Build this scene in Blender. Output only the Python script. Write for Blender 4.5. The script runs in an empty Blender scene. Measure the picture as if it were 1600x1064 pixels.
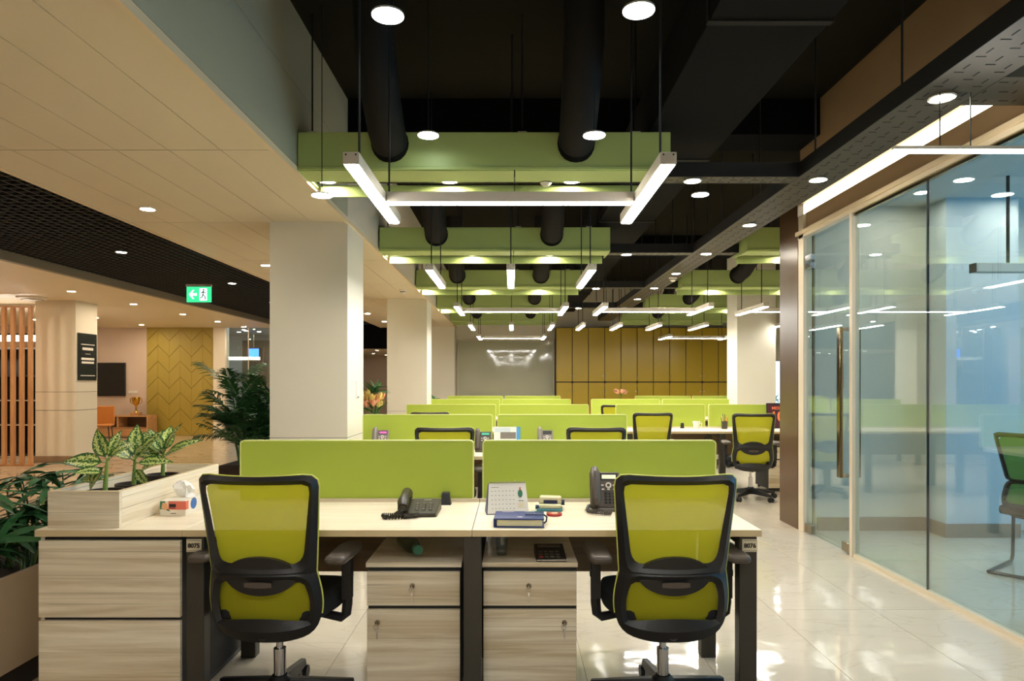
import bpy, bmesh, math, random
from mathutils import Vector, Matrix, Euler
random.seed(7)
PI = math.pi
SC = bpy.context.scene
COL = SC.collection

# ---------------------------------------------------------------- camera, world, exposure
cam_d = bpy.data.cameras.new('camera'); cam = bpy.data.objects.new('camera', cam_d); COL.objects.link(cam)
cam.location = (0, 0, 1.35); cam.rotation_euler = (PI / 2, 0, 0)
cam_d.sensor_width = 36; cam_d.lens = 24.0; cam_d.shift_y = 65 / 1600
cam_d.clip_start = 0.05; cam_d.clip_end = 200
SC.camera = cam
world = bpy.data.worlds.new('World'); SC.world = world; world.use_nodes = True
bg = world.node_tree.nodes['Background']; bg.inputs[0].default_value = (0.55, 0.78, 1.0, 1); bg.inputs[1].default_value = 1.6
vs = SC.view_settings
vs.view_transform = 'Standard'; vs.look = 'None'; vs.gamma = 1.0; vs.use_curve_mapping = False
vs.exposure = 0.8
L_TUBE = 42.0      # linear pendant diffusers
L_DOWN = 150.0      # small recessed downlights
L_COVE = 3.0       # cove strip over the glass wall
cy = SC.cycles
cy.max_bounces = 7; cy.diffuse_bounces = 4; cy.glossy_bounces = 4; cy.transmission_bounces = 6; cy.transparent_max_bounces = 12
cy.sample_clamp_indirect = 6.0; cy.caustics_reflective = False; cy.caustics_refractive = False
cy.use_denoising = True
try: cy.use_light_tree = True
except Exception: pass

# ---------------------------------------------------------------- materials
def lin(c):
    if isinstance(c, str):
        c = c.lstrip('#'); c = [int(c[i:i + 2], 16) / 255 for i in (0, 2, 4)]
    else:
        c = [x / 255 for x in c]
    return tuple((x / 12.92 if x <= 0.04045 else ((x + 0.055) / 1.055) ** 2.4) for x in c) + (1,)

MATS = {}
def mat(name, col, rough=0.5, metal=0.0, emit=0.0, spec=0.5, bump=0, bscale=200, sub=None, var=0.0, vscale=4.0):
    if name in MATS: return MATS[name]
    m = bpy.data.materials.new(name); m.use_nodes = True
    nt = m.node_tree; b = nt.nodes['Principled BSDF']
    c = lin(col)
    b.inputs['Base Color'].default_value = c
    b.inputs['Roughness'].default_value = rough; b.inputs['Metallic'].default_value = metal
    b.inputs['Specular IOR Level'].default_value = spec
    if emit:
        b.inputs['Emission Color'].default_value = c; b.inputs['Emission Strength'].default_value = emit
    if var or bump:
        tc = nt.nodes.new('ShaderNodeTexCoord')
    if var:
        n = nt.nodes.new('ShaderNodeTexNoise'); n.inputs['Scale'].default_value = vscale; n.inputs['Detail'].default_value = 4
        nt.links.new(tc.outputs['Object'], n.inputs['Vector'])
        mx = nt.nodes.new('ShaderNodeMix'); mx.data_type = 'RGBA'
        mx.inputs[6].default_value = tuple(x * (1 - var) for x in c[:3]) + (1,)
        mx.inputs[7].default_value = tuple(min(1, x * (1 + var)) for x in c[:3]) + (1,)
        nt.links.new(n.outputs['Fac'], mx.inputs[0]); nt.links.new(mx.outputs[2], b.inputs['Base Color'])
    if bump:
        n2 = nt.nodes.new('ShaderNodeTexNoise'); n2.inputs['Scale'].default_value = bscale
        nt.links.new(tc.outputs['Object'], n2.inputs['Vector'])
        bp = nt.nodes.new('ShaderNodeBump'); bp.inputs['Strength'].default_value = bump; bp.inputs['Distance'].default_value = 0.002
        nt.links.new(n2.outputs['Fac'], bp.inputs['Height']); nt.links.new(bp.outputs['Normal'], b.inputs['Normal'])
    MATS[name] = m
    return m

def wood(name, light, dark, scale=(0.9, 5, 16), knots=True, rough=0.4, lo=0.35, hi=0.75):
    m = bpy.data.materials.new(name); m.use_nodes = True; MATS[name] = m
    nt = m.node_tree; b = nt.nodes['Principled BSDF']; b.inputs['Roughness'].default_value = rough
    tc = nt.nodes.new('ShaderNodeTexCoord'); mp = nt.nodes.new('ShaderNodeMapping')
    mp.inputs['Scale'].default_value = scale
    oi = nt.nodes.new('ShaderNodeObjectInfo')
    ad = nt.nodes.new('ShaderNodeVectorMath'); ad.operation = 'ADD'
    cm = nt.nodes.new('ShaderNodeCombineXYZ')
    ml = nt.nodes.new('ShaderNodeMath'); ml.operation = 'MULTIPLY'; ml.inputs[1].default_value = 37.0
    nt.links.new(oi.outputs['Random'], ml.inputs[0])
    for i in range(3): nt.links.new(ml.outputs[0], cm.inputs[i])
    nt.links.new(tc.outputs['Object'], mp.inputs[0]); nt.links.new(mp.outputs[0], ad.inputs[0]); nt.links.new(cm.outputs[0], ad.inputs[1])
    n = nt.nodes.new('ShaderNodeTexNoise'); n.inputs['Scale'].default_value = 1.6; n.inputs['Detail'].default_value = 9
    n.inputs['Roughness'].default_value = 0.62; n.inputs['Distortion'].default_value = 0.5
    nt.links.new(ad.outputs[0], n.inputs['Vector'])
    r = nt.nodes.new('ShaderNodeValToRGB')
    r.color_ramp.elements[0].position = lo; r.color_ramp.elements[0].color = lin(dark)
    r.color_ramp.elements[1].position = hi; r.color_ramp.elements[1].color = lin(light)
    nt.links.new(n.outputs['Fac'], r.inputs[0])
    out = r.outputs[0]
    if knots:
        mp2 = nt.nodes.new('ShaderNodeMapping'); mp2.inputs['Scale'].default_value = (scale[0] * 2.2, scale[1] * 1.3, scale[2] * 0.9)
        nt.links.new(ad.outputs[0], mp2.inputs[0])
        k = nt.nodes.new('ShaderNodeTexNoise'); k.inputs['Scale'].default_value = 0.9; k.inputs['Detail'].default_value = 3
        nt.links.new(mp2.outputs[0], k.inputs['Vector'])
        kr = nt.nodes.new('ShaderNodeValToRGB'); kr.color_ramp.elements[0].position = 0.63; kr.color_ramp.elements[1].position = 0.72
        kr.color_ramp.elements[1].color = (0.75, 0.75, 0.75, 1)
        nt.links.new(k.outputs['Fac'], kr.inputs[0])
        mx = nt.nodes.new('ShaderNodeMix'); mx.data_type = 'RGBA'
        nt.links.new(kr.outputs[0], mx.inputs[0]); nt.links.new(out, mx.inputs[6])
        d = lin(dark); mx.inputs[7].default_value = (d[0] * .45, d[1] * .4, d[2] * .35, 1)
        out = mx.outputs[2]
    nt.links.new(out, b.inputs['Base Color'])
    return m

def glass(name, tint, refl=0.9, ior=1.45, rough=0.0):
    m = bpy.data.materials.new(name); m.use_nodes = True; MATS[name] = m
    nt = m.node_tree; nt.nodes.clear()
    o = nt.nodes.new('ShaderNodeOutputMaterial'); t = nt.nodes.new('ShaderNodeBsdfTransparent'); g = nt.nodes.new('ShaderNodeBsdfGlossy')
    t.inputs[0].default_value = tint + (1,); g.inputs[0].default_value = (refl, refl, refl, 1); g.inputs['Roughness'].default_value = rough
    f0 = ((ior - 1) / (ior + 1)) ** 2
    lw = nt.nodes.new('ShaderNodeLayerWeight'); lw.inputs[0].default_value = 0.5
    pw_ = nt.nodes.new('ShaderNodeMath'); pw_.operation = 'POWER'; pw_.inputs[1].default_value = 4.0
    ma = nt.nodes.new('ShaderNodeMath'); ma.operation = 'MULTIPLY_ADD'; ma.inputs[1].default_value = 0.8 * (1 - f0); ma.inputs[2].default_value = f0
    nt.links.new(lw.outputs['Facing'], pw_.inputs[0]); nt.links.new(pw_.outputs[0], ma.inputs[0])
    mx = nt.nodes.new('ShaderNodeMixShader')
    nt.links.new(ma.outputs[0], mx.inputs[0]); nt.links.new(t.outputs[0], mx.inputs[1]); nt.links.new(g.outputs[0], mx.inputs[2])
    nt.links.new(mx.outputs[0], o.inputs[0])
    return m

def marble(name, base, vein, rough=0.07, scale=1.0):
    m = bpy.data.materials.new(name); m.use_nodes = True; MATS[name] = m
    nt = m.node_tree; b = nt.nodes['Principled BSDF']; b.inputs['Roughness'].default_value = rough
    b.inputs['Specular IOR Level'].default_value = 0.6
    tc = nt.nodes.new('ShaderNodeTexCoord'); oi = nt.nodes.new('ShaderNodeObjectInfo')
    ad = nt.nodes.new('ShaderNodeVectorMath'); ad.operation = 'ADD'
    ml = nt.nodes.new('ShaderNodeMath'); ml.operation = 'MULTIPLY'; ml.inputs[1].default_value = 23.0
    cm = nt.nodes.new('ShaderNodeCombineXYZ')
    nt.links.new(oi.outputs['Random'], ml.inputs[0]); nt.links.new(ml.outputs[0], cm.inputs[0]); nt.links.new(ml.outputs[0], cm.inputs[1])
    nt.links.new(tc.outputs['Object'], ad.inputs[0]); nt.links.new(cm.outputs[0], ad.inputs[1])
    mp = nt.nodes.new('ShaderNodeMapping'); mp.inputs['Rotation'].default_value = (0, 0, 0.5); mp.inputs['Scale'].default_value = (1.0 * scale, 2.4 * scale, 1)
    nt.links.new(ad.outputs[0], mp.inputs[0])
    w = nt.nodes.new('ShaderNodeTexNoise'); w.inputs['Scale'].default_value = 1.3; w.inputs['Detail'].default_value = 8; w.inputs['Distortion'].default_value = 1.4
    nt.links.new(mp.outputs[0], w.inputs['Vector'])
    r = nt.nodes.new('ShaderNodeValToRGB'); e = r.color_ramp.elements
    e[0].position = 0.40; e[0].color = lin(base); e[1].position = 0.60; e[1].color = lin(base)
    x = e.new(0.49); x.color = lin(base)
    x = e.new(0.505); x.color = lin(vein); x = e.new(0.525); x.color = lin(base)
    nt.links.new(w.outputs['Fac'], r.inputs[0]); nt.links.new(r.outputs[0], b.inputs['Base Color'])
    w2 = nt.nodes.new('ShaderNodeTexNoise'); w2.inputs['Scale'].default_value = 4.5; w2.inputs['Detail'].default_value = 2
    nt.links.new(tc.outputs['Object'], w2.inputs['Vector'])
    bp = nt.nodes.new('ShaderNodeBump'); bp.inputs['Strength'].default_value = 0.11; bp.inputs['Distance'].default_value = 0.02
    nt.links.new(w2.outputs['Fac'], bp.inputs['Height']); nt.links.new(bp.outputs['Normal'], b.inputs['Normal'])
    return m

def mesh_fabric(name, col, see=0.07):
    m = bpy.data.materials.new(name); m.use_nodes = True; MATS[name] = m
    nt = m.node_tree; nt.nodes.clear()
    o = nt.nodes.new('ShaderNodeOutputMaterial'); d = nt.nodes.new('ShaderNodeBsdfDiffuse'); t = nt.nodes.new('ShaderNodeBsdfTranslucent'); p = nt.nodes.new('ShaderNodeBsdfTransparent')
    c = lin(col); d.inputs[0].default_value = c; t.inputs[0].default_value = c
    tc = nt.nodes.new('ShaderNodeTexCoord'); n = nt.nodes.new('ShaderNodeTexNoise'); n.inputs['Scale'].default_value = 300
    nt.links.new(tc.outputs['Object'], n.inputs['Vector'])
    bp = nt.nodes.new('ShaderNodeBump'); bp.inputs['Strength'].default_value = 0.3; bp.inputs['Distance'].default_value = 0.001
    nt.links.new(n.outputs['Fac'], bp.inputs['Height']); nt.links.new(bp.outputs['Normal'], d.inputs['Normal'])
    a = nt.nodes.new('ShaderNodeMixShader'); a.inputs[0].default_value = 0.4
    b = nt.nodes.new('ShaderNodeMixShader'); b.inputs[0].default_value = see
    nt.links.new(d.outputs[0], a.inputs[1]); nt.links.new(t.outputs[0], a.inputs[2])
    nt.links.new(a.outputs[0], b.inputs[1]); nt.links.new(p.outputs[0], b.inputs[2]); nt.links.new(b.outputs[0], o.inputs[0])
    return m

def variegated(name, green, pale):
    m = bpy.data.materials.new(name); m.use_nodes = True; MATS[name] = m
    nt = m.node_tree; b = nt.nodes['Principled BSDF']; b.inputs['Roughness'].default_value = 0.35
    tc = nt.nodes.new('ShaderNodeTexCoord')
    n = nt.nodes.new('ShaderNodeTexNoise'); n.inputs['Scale'].default_value = 130; n.inputs['Detail'].default_value = 6
    nt.links.new(tc.outputs['Object'], n.inputs['Vector'])
    at = nt.nodes.new('ShaderNodeAttribute'); at.attribute_name = 'edge'
    mu = nt.nodes.new('ShaderNodeMath'); mu.operation = 'MULTIPLY_ADD'; mu.inputs[1].default_value = -0.26; mu.inputs[2].default_value = 0.13
    nt.links.new(at.outputs['Fac'], mu.inputs[0])
    s = nt.nodes.new('ShaderNodeMath'); s.operation = 'ADD'
    nt.links.new(n.outputs['Fac'], s.inputs[0]); nt.links.new(mu.outputs[0], s.inputs[1])
    r = nt.nodes.new('ShaderNodeValToRGB'); r.color_ramp.elements[0].position = 0.49; r.color_ramp.elements[0].color = lin(green)
    r.color_ramp.elements[1].position = 0.58; r.color_ramp.elements[1].color = lin(pale)
    nt.links.new(s.outputs[0], r.inputs[0]); nt.links.new(r.outputs[0], b.inputs['Base Color'])
    return m

M = {}
M['black'] = mat('black_plastic', (19, 19, 21), 0.42, bump=0.15, bscale=400)
M['black_matte'] = mat('black_matte', (20, 20, 22), 0.75)
M['chair_fabric'] = mat('black_seat_fabric', (19, 20, 22), 0.9, bump=0.5, bscale=500)
M['chrome'] = mat('chrome', (215, 215, 218), 0.15, 1.0)
M['steel'] = mat('brushed_steel', (170, 160, 140), 0.3, 1.0)
M['handle'] = mat('polished_bronze_steel', (140, 128, 100), 0.12, 1.0)
M['mesh'] = mesh_fabric('olive_mesh', (166, 163, 40))
M['mesh_dark'] = mesh_fabric('green_mesh', (90, 130, 40))
M['piping'] = mat('lime_piping', (196, 200, 90), 0.6)
M['screen'] = mat('lime_screen_fabric', (166, 184, 68), 0.85, bump=0.35, bscale=700, var=0.05, vscale=3)
M['screen_edge'] = mat('pale_screen_edge', (214, 222, 140), 0.5)
M['beam'] = mat('green_beam_paint', (168, 186, 112), 0.5, var=0.08, vscale=2)
M['wood'] = wood('ash_laminate', (238, 229, 208), (196, 177, 144), scale=(0.55, 5, 13), lo=0.36, hi=0.64)
M['wood_side'] = wood('ash_laminate_side', (238, 229, 208), (208, 190, 158), scale=(5, 0.55, 13), lo=0.36, hi=0.64)
M['wood_top'] = wood('ash_laminate_top', (242, 232, 210), (226, 211, 182), scale=(0.8, 14, 14))
M['edge'] = mat('ash_edge_band', (206, 186, 146), 0.5)
M['post'] = mat('charcoal_post', (62, 58, 50), 0.5, 0.2)
M['carcass'] = mat('dark_carcass', (24, 24, 28), 0.6)
M['modesty'] = wood('brown_modesty', (128, 104, 74), (100, 80, 56), knots=False)
M['cream'] = mat('cream_wall_paint', (226, 216, 196), 0.6, var=0.02, vscale=1.5)
M['column'] = mat('column_cladding', (230, 224, 206), 0.5, var=0.015, vscale=1)
M['soffit'] = mat('beige_metal_panel', (222, 208, 178), 0.5, bump=0.25, bscale=260, var=0.03, vscale=2)
M['trim'] = mat('beige_trim', (226, 206, 170), 0.5)
M['fascia'] = mat('grey_green_fascia', (176, 174, 150), 0.55, var=0.03)
M['slab'] = mat('dark_slab_paint', (30, 28, 20), 0.95, var=0.1, spec=0.1)
M['slab_beam'] = mat('dark_beam_paint', (12, 13, 15), 0.9, spec=0.1)
M['duct'] = mat('dark_duct', (22, 20, 17), 0.7, 0.0, spec=0.25)
M['ductbox'] = mat('rect_duct', (13, 12, 10), 0.9, spec=0.15)
M['tray'] = mat('cable_tray_metal', (66, 58, 45), 0.5, 0.4)
M['tray_side'] = mat('cable_tray_side', (16, 15, 14), 0.6, 0.2)
M['slot'] = mat('slot_dark', (8, 8, 8), 0.9)
M['rod'] = mat('black_rod', (14, 14, 14), 0.6)
M['alu'] = mat('white_aluminium', (205, 196, 180), 0.4, 0.2)
M['tube'] = mat('led_diffuser', (255, 252, 245), 0.5, emit=L_TUBE)
M['down_lobby'] = mat('lobby_downlight_glow', (255, 236, 206), 0.5, emit=330)
M['down'] = mat('downlight_glow', (255, 244, 224), 0.5, emit=L_DOWN)
M['reflglow'] = mat('disc_reflection_glow', (240, 250, 255), 0.5, emit=14)  # glow of lamp reflections in the glass
M['downdim'] = mat('dim_downlight_glow', (255, 243, 225), 0.5, emit=22)
M['cove'] = mat('cove_glow', (236, 244, 224), 0.5, emit=L_COVE)
M['whiteplastic'] = mat('white_plastic', (232, 226, 212), 0.4)
M['brown'] = mat('brown_bulkhead', (172, 142, 104), 0.55, var=0.03)
M['brown_panel'] = mat('dark_brown_laminate', (92, 70, 50), 0.3, var=0.05)
M['frame'] = mat('cream_frame', (216, 202, 176), 0.4)
M['glass'] = glass('partition_glass', (0.86, 0.925, 0.92), 1.0, 1.75)
M['glassclear'] = glass('clear_glass', (0.9, 0.94, 0.95), 1.0, 1.45)
M['floor'] = marble('cream_marble', (208, 198, 180), (199, 187, 167))
M['floor2'] = marble('lobby_marble', (206, 186, 158), (176, 150, 120), 0.12, 0.6)
M['grout'] = mat('grout', (150, 138, 120), 0.7)
M['kick'] = mat('baseboard_stone', (150, 128, 104), 0.3)
M['locker'] = mat('ochre_locker', (182, 152, 34), 0.28, var=0.04, vscale=1)
M['locker_body'] = mat('locker_carcass', (40, 34, 22), 0.6)
M['board'] = mat('grey_green_glass_board', (186, 184, 160), 0.06, spec=0.7)
M['soil'] = mat('dark_soil', (38, 26, 18), 0.95, bump=1, bscale=120)
M['pot'] = mat('brown_pot', (44, 32, 26), 0.5)
M['palm'] = mat('palm_green', (54, 108, 52), 0.45, var=0.35, vscale=9)
M['palm2'] = mat('dark_palm_green', (44, 92, 50), 0.4, var=0.4, vscale=7)
M['stem'] = mat('plant_stem', (120, 150, 70), 0.5)
M['agla'] = variegated('variegated_leaf', (34, 92, 30), (206, 216, 130))
M['navy'] = mat('navy_leather', (34, 50, 110), 0.35, bump=0.3, bscale=300)
M['navy_dark'] = mat('navy_board', (22, 32, 72), 0.5)
M['paper'] = mat('paper', (236, 232, 222), 0.7)
M['ink'] = mat('grey_ink', (120, 120, 120), 0.8)
M['phone'] = mat('phone_plastic', (80, 71, 63), 0.4)
M['phone2'] = mat('flat_phone_plastic', (44, 38, 24), 0.4)
M['phone_light'] = mat('grey_phone_plastic', (120, 112, 104), 0.4)
M['lcd'] = mat('phone_lcd', (196, 200, 170), 0.2, emit=0.5)
M['lcd_pink'] = mat('pink_lcd', (190, 90, 150), 0.2, emit=0.7)
M['lcd_green'] = mat('green_lcd', (60, 150, 120), 0.2, emit=0.5)
M['key_white'] = mat('white_key', (224, 218, 204), 0.5)
M['key_black'] = mat('black_key', (16, 16, 16), 0.4)
M['beige_plastic'] = mat('beige_plastic', (214, 208, 170), 0.4)
M['red'] = mat('red_enamel', (150, 40, 30), 0.3, var=0.4, vscale=60)
M['teal'] = mat('teal_plastic', (40, 110, 120), 0.4)
M['bottle'] = mat('green_bottle_cap', (60, 130, 104), 0.4)
M['pet'] = glass('bottle_plastic', (0.62, 0.75, 0.68), 0.9, 1.3)
M['tumbler'] = glass('tumbler_glass', (0.85, 0.9, 0.92), 1.0, 1.6)
M['plate'] = mat('number_plate', (214, 204, 176), 0.4, 0.2)
M['txt'] = mat('black_text', (14, 14, 14), 0.6)
M['txtw'] = mat('white_text', (236, 232, 222), 0.6)
M['signdark'] = mat('dark_sign', (34, 40, 38), 0.3)
M['exit_green'] = mat('exit_green', (40, 170, 110), 0.4, emit=1.3)
M['exit_white'] = mat('exit_white', (236, 255, 246), 0.4, emit=1.6)
M['tv'] = mat('tv_screen', (20, 24, 26), 0.12)
M['oak'] = wood('orange_oak', (206, 160, 110), (180, 130, 84), knots=False)
M['slatwood'] = wood('slat_wood', (214, 164, 116), (186, 132, 86), scale=(8, 8, 0.8), knots=False)
M['tan'] = mat('tan_leather', (206, 130, 56), 0.5)
M['gold'] = mat('gold', (212, 160, 60), 0.2, 1.0)
M['olive'] = mat('olive_panel', (164, 142, 56), 0.55, var=0.04)
M['pinkwall'] = mat('pinkish_wallcover', (214, 192, 172), 0.6, var=0.03)
M['darkshelf'] = mat('black_shelf', (26, 24, 22), 0.6)
M['grid'] = mat('black_grid', (24, 28, 32), 0.6)
M['gridvoid'] = mat('black_void', (8, 8, 9), 0.9)
M['greyband'] = mat('grey_band', (132, 124, 106), 0.5)
M['roomwall'] = mat('pale_blue_wall', (196, 206, 210), 0.6)
M['roomwall2'] = mat('pale_grey_wall', (206, 204, 192), 0.6)
M['roomceil'] = mat('room_ceiling', (190, 196, 192), 0.7)
M['blueglow'] = mat('added_blue_glow', (90, 175, 232), 0.5, emit=3)  # glow of the unseen pane added for blue light
M['tissue'] = mat('tissue_paper', (246, 242, 234), 0.9)
M['box_white'] = mat('carton_white', (234, 226, 210), 0.5)
M['c_red'] = mat('carton_coral', (214, 106, 88), 0.5)
M['c_green'] = mat('carton_green', (40, 110, 80), 0.5)
M['c_blue'] = mat('carton_blue', (46, 100, 170), 0.5)
M['c_orange'] = mat('carton_peach', (226, 168, 120), 0.5)
M['flower_pink'] = mat('coral_petal', (240, 176, 140), 0.6, var=0.15, vscale=20)
M['flower_yellow'] = mat('yellow_petal', (232, 206, 120), 0.6, var=0.15, vscale=20)
M['planter_box'] = mat('stone_planter', (186, 166, 138), 0.35, var=0.06)
M['mug'] = mat('white_mug', (236, 232, 222), 0.3)
M['maroon'] = mat('maroon_print', (84, 20, 34), 0.6)
M['navyprint'] = mat('navy_print', (26, 26, 52), 0.6)
M['orange'] = mat('orange_print', (238, 128, 84), 0.6)
M['bluepic'] = mat('blue_print', (70, 150, 205), 0.5)
M['screenblue'] = mat('blue_screen', (60, 120, 240), 0.3, emit=2)
M['brass'] = mat('brass_lock', (150, 140, 120), 0.25, 1.0)

# ---------------------------------------------------------------- mesh helpers
class MB:
    def __init__(self): self.v = []; self.f = []
    def add(self, vs, fs):
        n = len(self.v); self.v += [tuple(p) for p in vs]; self.f += [tuple(i + n for i in q) for q in fs]; return self
    def box(self, x0, x1, y0, y1, z0, z1):
        return self.add([(x0, y0, z0), (x1, y0, z0), (x1, y1, z0), (x0, y1, z0), (x0, y0, z1), (x1, y0, z1), (x1, y1, z1), (x0, y1, z1)],
                        [(0, 3, 2, 1), (4, 5, 6, 7), (0, 1, 5, 4), (1, 2, 6, 5), (2, 3, 7, 6), (3, 0, 4, 7)])
    def cyl(self, p0, p1, r0, r1=None, n=16):
        return self.tube([p0, p1], [r0, r0 if r1 is None else r1], n)
    def tube(self, pts, r, n=8, cap=True):
        pts = [Vector(p) for p in pts]; k = len(pts)
        rs = r if isinstance(r, (list, tuple)) else [r] * k
        t = (pts[1] - pts[0]).normalized()
        up = Vector((0, 0, 1)) if abs(t.z) < 0.9 else Vector((1, 0, 0))
        a = t.cross(up).normalized()
        vs = []
        for i, p in enumerate(pts):
            t = (pts[min(i + 1, k - 1)] - pts[max(i - 1, 0)]).normalized()
            a = (a - t * a.dot(t)).normalized(); b = t.cross(a)
            for j in range(n):
                an = 2 * PI * j / n
                vs.append(p + (a * math.cos(an) + b * math.sin(an)) * rs[i])
        fs = [(i * n + j, i * n + (j + 1) % n, (i + 1) * n + (j + 1) % n, (i + 1) * n + j) for i in range(k - 1) for j in range(n)]
        if cap: fs += [tuple(range(n - 1, -1, -1)), tuple((k - 1) * n + j for j in range(n))]
        return self.add(vs, fs)
    def lathe(self, prof, n=20, c=(0, 0, 0)):
        vs = []; k = len(prof)
        for r, z in prof:
            for j in range(n):
                an = 2 * PI * j / n; vs.append((c[0] + r * math.cos(an), c[1] + r * math.sin(an), c[2] + z))
        fs = [(i * n + j, i * n + (j + 1) % n, (i + 1) * n + (j + 1) % n, (i + 1) * n + j) for i in range(k - 1) for j in range(n)]
        fs += [tuple(range(n - 1, -1, -1)), tuple((k - 1) * n + j for j in range(n))]
        return self.add(vs, fs)
    def prism(self, poly, a, b, axis='y', fn=None):
        # poly: 2D points; extruded from a to b along axis
        def put(u, v, w):
            return {'y': (u, w, v), 'x': (w, u, v), 'z': (u, v, w)}[axis]
        n = len(poly)
        vs = [put(u, v, a) for u, v in poly] + [put(u, v, b) for u, v in poly]
        fs = [tuple(range(n)), tuple(range(2 * n - 1, n - 1, -1))] + [(i, n + i, n + (i + 1) % n, (i + 1) % n) for i in range(n)]
        return self.add(vs, fs)
    def mesh(self, name):
        me = bpy.data.meshes.new(name); me.from_pydata(self.v, [], self.f); me.update()
        bm = bmesh.new(); bm.from_mesh(me); bmesh.ops.recalc_face_normals(bm, faces=bm.faces); bm.to_mesh(me); bm.free()
        return me

def finish(me, m, smooth=True, ang=35):
    if m: me.materials.append(m)
    if smooth:
        me.polygons.foreach_set('use_smooth', [True] * len(me.polygons))
        me.set_sharp_from_angle(angle=math.radians(ang))
    return me

def link(name, data, parent=None, loc=(0, 0, 0), rot=(0, 0, 0)):
    o = bpy.data.objects.new(name, data); COL.objects.link(o)
    o.location = loc; o.rotation_euler = rot
    if parent: o.parent = parent
    return o

def part(name, mb, m, parent=None, loc=(0, 0, 0), rot=(0, 0, 0), smooth=True, bevel=0, seg=2, label=None):
    me = finish(mb.mesh(name), M[m] if isinstance(m, str) else m, smooth)
    o = link(name, me, parent, loc, rot)
    if bevel:
        bv = o.modifiers.new('bevel', 'BEVEL'); bv.width = bevel; bv.segments = seg; bv.limit_method = 'ANGLE'; bv.angle_limit = math.radians(40)
    if label: o['label'] = label
    return o

def tag(o, label=None, cat=None, group=None, kind=None):
    if label: o['label'] = label
    if cat: o['category'] = cat
    if group: o['group'] = group
    if kind: o['kind'] = kind
    return o

def thing(name, label, cat, loc=(0, 0, 0), rz=0, group=None):
    o = bpy.data.objects.new(name, None); COL.objects.link(o); o.empty_display_size = 0.1
    o.location = loc; o.rotation_euler = (0, 0, rz)
    return tag(o, label, cat, group)

def copy_tree(o, parent=None):
    c = o.copy(); COL.objects.link(c); c.parent = parent
    for ch in list(o.children): copy_tree(ch, c)
    return c

def dup(o, label, loc, rz=None, group=None):
    c = copy_tree(o); c.location = loc
    if rz is not None: c.rotation_euler = (0, 0, rz)
    c['label'] = label
    if group: c['group'] = group
    return c

def B(*a): return MB().box(*a)

def struct(name, mb, m, label=None, **k):
    o = part(name, mb, m, **k); o['kind'] = 'structure'
    if label: o['label'] = label
    return o

def text(name, s, size, m, parent, loc, rot=(PI / 2, 0, 0), off=0.0, ext=0.0006):
    cu = bpy.data.curves.new(name, 'FONT'); cu.body = s; cu.size = size; cu.align_x = 'CENTER'; cu.align_y = 'CENTER'
    cu.extrude = ext; cu.offset = off; cu.resolution_u = 3
    t = bpy.data.objects.new(name, cu); COL.objects.link(t)
    dg = bpy.context.evaluated_depsgraph_get()
    me = bpy.data.meshes.new_from_object(t.evaluated_get(dg))
    bpy.data.objects.remove(t); bpy.data.curves.remove(cu)
    me.materials.clear(); me.materials.append(M[m])
    return link(name, me, parent, loc, rot)

def rrect(x0, x1, z0, z1, r, n=5, corners=(1, 1, 1, 1)):
    pts = []
    cs = [(x1 - r, z1 - r, 0, x1, z1), (x0 + r, z1 - r, 1, x0, z1), (x0 + r, z0 + r, 2, x0, z0), (x1 - r, z0 + r, 3, x1, z0)]
    for cx, cz, q, sx, sz in cs:
        if corners[q]:
            for i in range(n + 1):
                a = PI / 2 * (q + i / n); pts.append((cx + r * math.cos(a), cz + r * math.sin(a)))
        else: pts.append((sx, sz))
    return pts

def round_poly(pts, rad, n=6):
    out = []; k = len(pts)
    for i in range(k):
        p = Vector(pts[i]); a = Vector(pts[i - 1]) - p; b = Vector(pts[(i + 1) % k]) - p
        r = rad[i] if isinstance(rad, (list, tuple)) else rad
        A = p + a.normalized() * min(r, a.length * .48); Bp = p + b.normalized() * min(r, b.length * .48)
        for j in range(n + 1):
            t = j / n; out.append(tuple((1 - t) ** 2 * A + 2 * t * (1 - t) * p + t * t * Bp))
    return out

def ray_sample(poly, c, n):
    out = []
    for k in range(n):
        a = 2 * PI * (k + 0.5) / n; d = Vector((math.cos(a), math.sin(a))); best = 0
        for i in range(len(poly)):
            p = Vector(poly[i]) - Vector(c); q = Vector(poly[(i + 1) % len(poly)]) - Vector(c); e = q - p
            den = d.x * e.y - d.y * e.x
            if abs(den) < 1e-9: continue
            t = (p.x * e.y - p.y * e.x) / den; s = (p.x * d.y - p.y * d.x) / den
            if t > 0 and -1e-6 <= s <= 1 + 1e-6: best = max(best, t)
        out.append((c[0] + d.x * best, c[1] + d.y * best))
    return out

ORD = ['nearest', 'second', 'third', 'fourth', 'fifth', 'sixth', 'seventh', 'eighth', 'ninth', 'tenth', 'eleventh', 'twelfth']

# ================================================================ THE SHELL
ZS = 3.79        # dark slab
ZC = 2.73        # beige ceiling
XG = 2.65        # glass wall plane
YW = 17.35       # far wall
# floor
fl = struct('floor', B(-12.2, 8.2, -4.3, 24.2, -0.06, -0.004), 'floor2', 'glossy cream marble floor with long veins')
TX, TY = 0.60, 1.13
tile_me = None
y = -1.60
iy = 0
while y < 17.3:
    x = -1.46
    while x < 7.9:
        if y < 6.6 and x > 6.4: break
        if tile_me is None:
            tile_me = finish(B(0.0015, TX - 0.0015, 0.0015, TY - 0.0015, -0.006, 0.0).mesh('floor_tile'), M['floor'])
        if y > 2.0 and x > -1.5 and (x < 4.2 or y > 6):
            link('floor_tile', tile_me, fl, (x, y, 0))
        x += TX
    y += TY
struct('grout_bed', B(-1.47, 8, 1.7, 17.3, -0.0045, -0.0035), 'grout', parent=fl)
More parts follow.
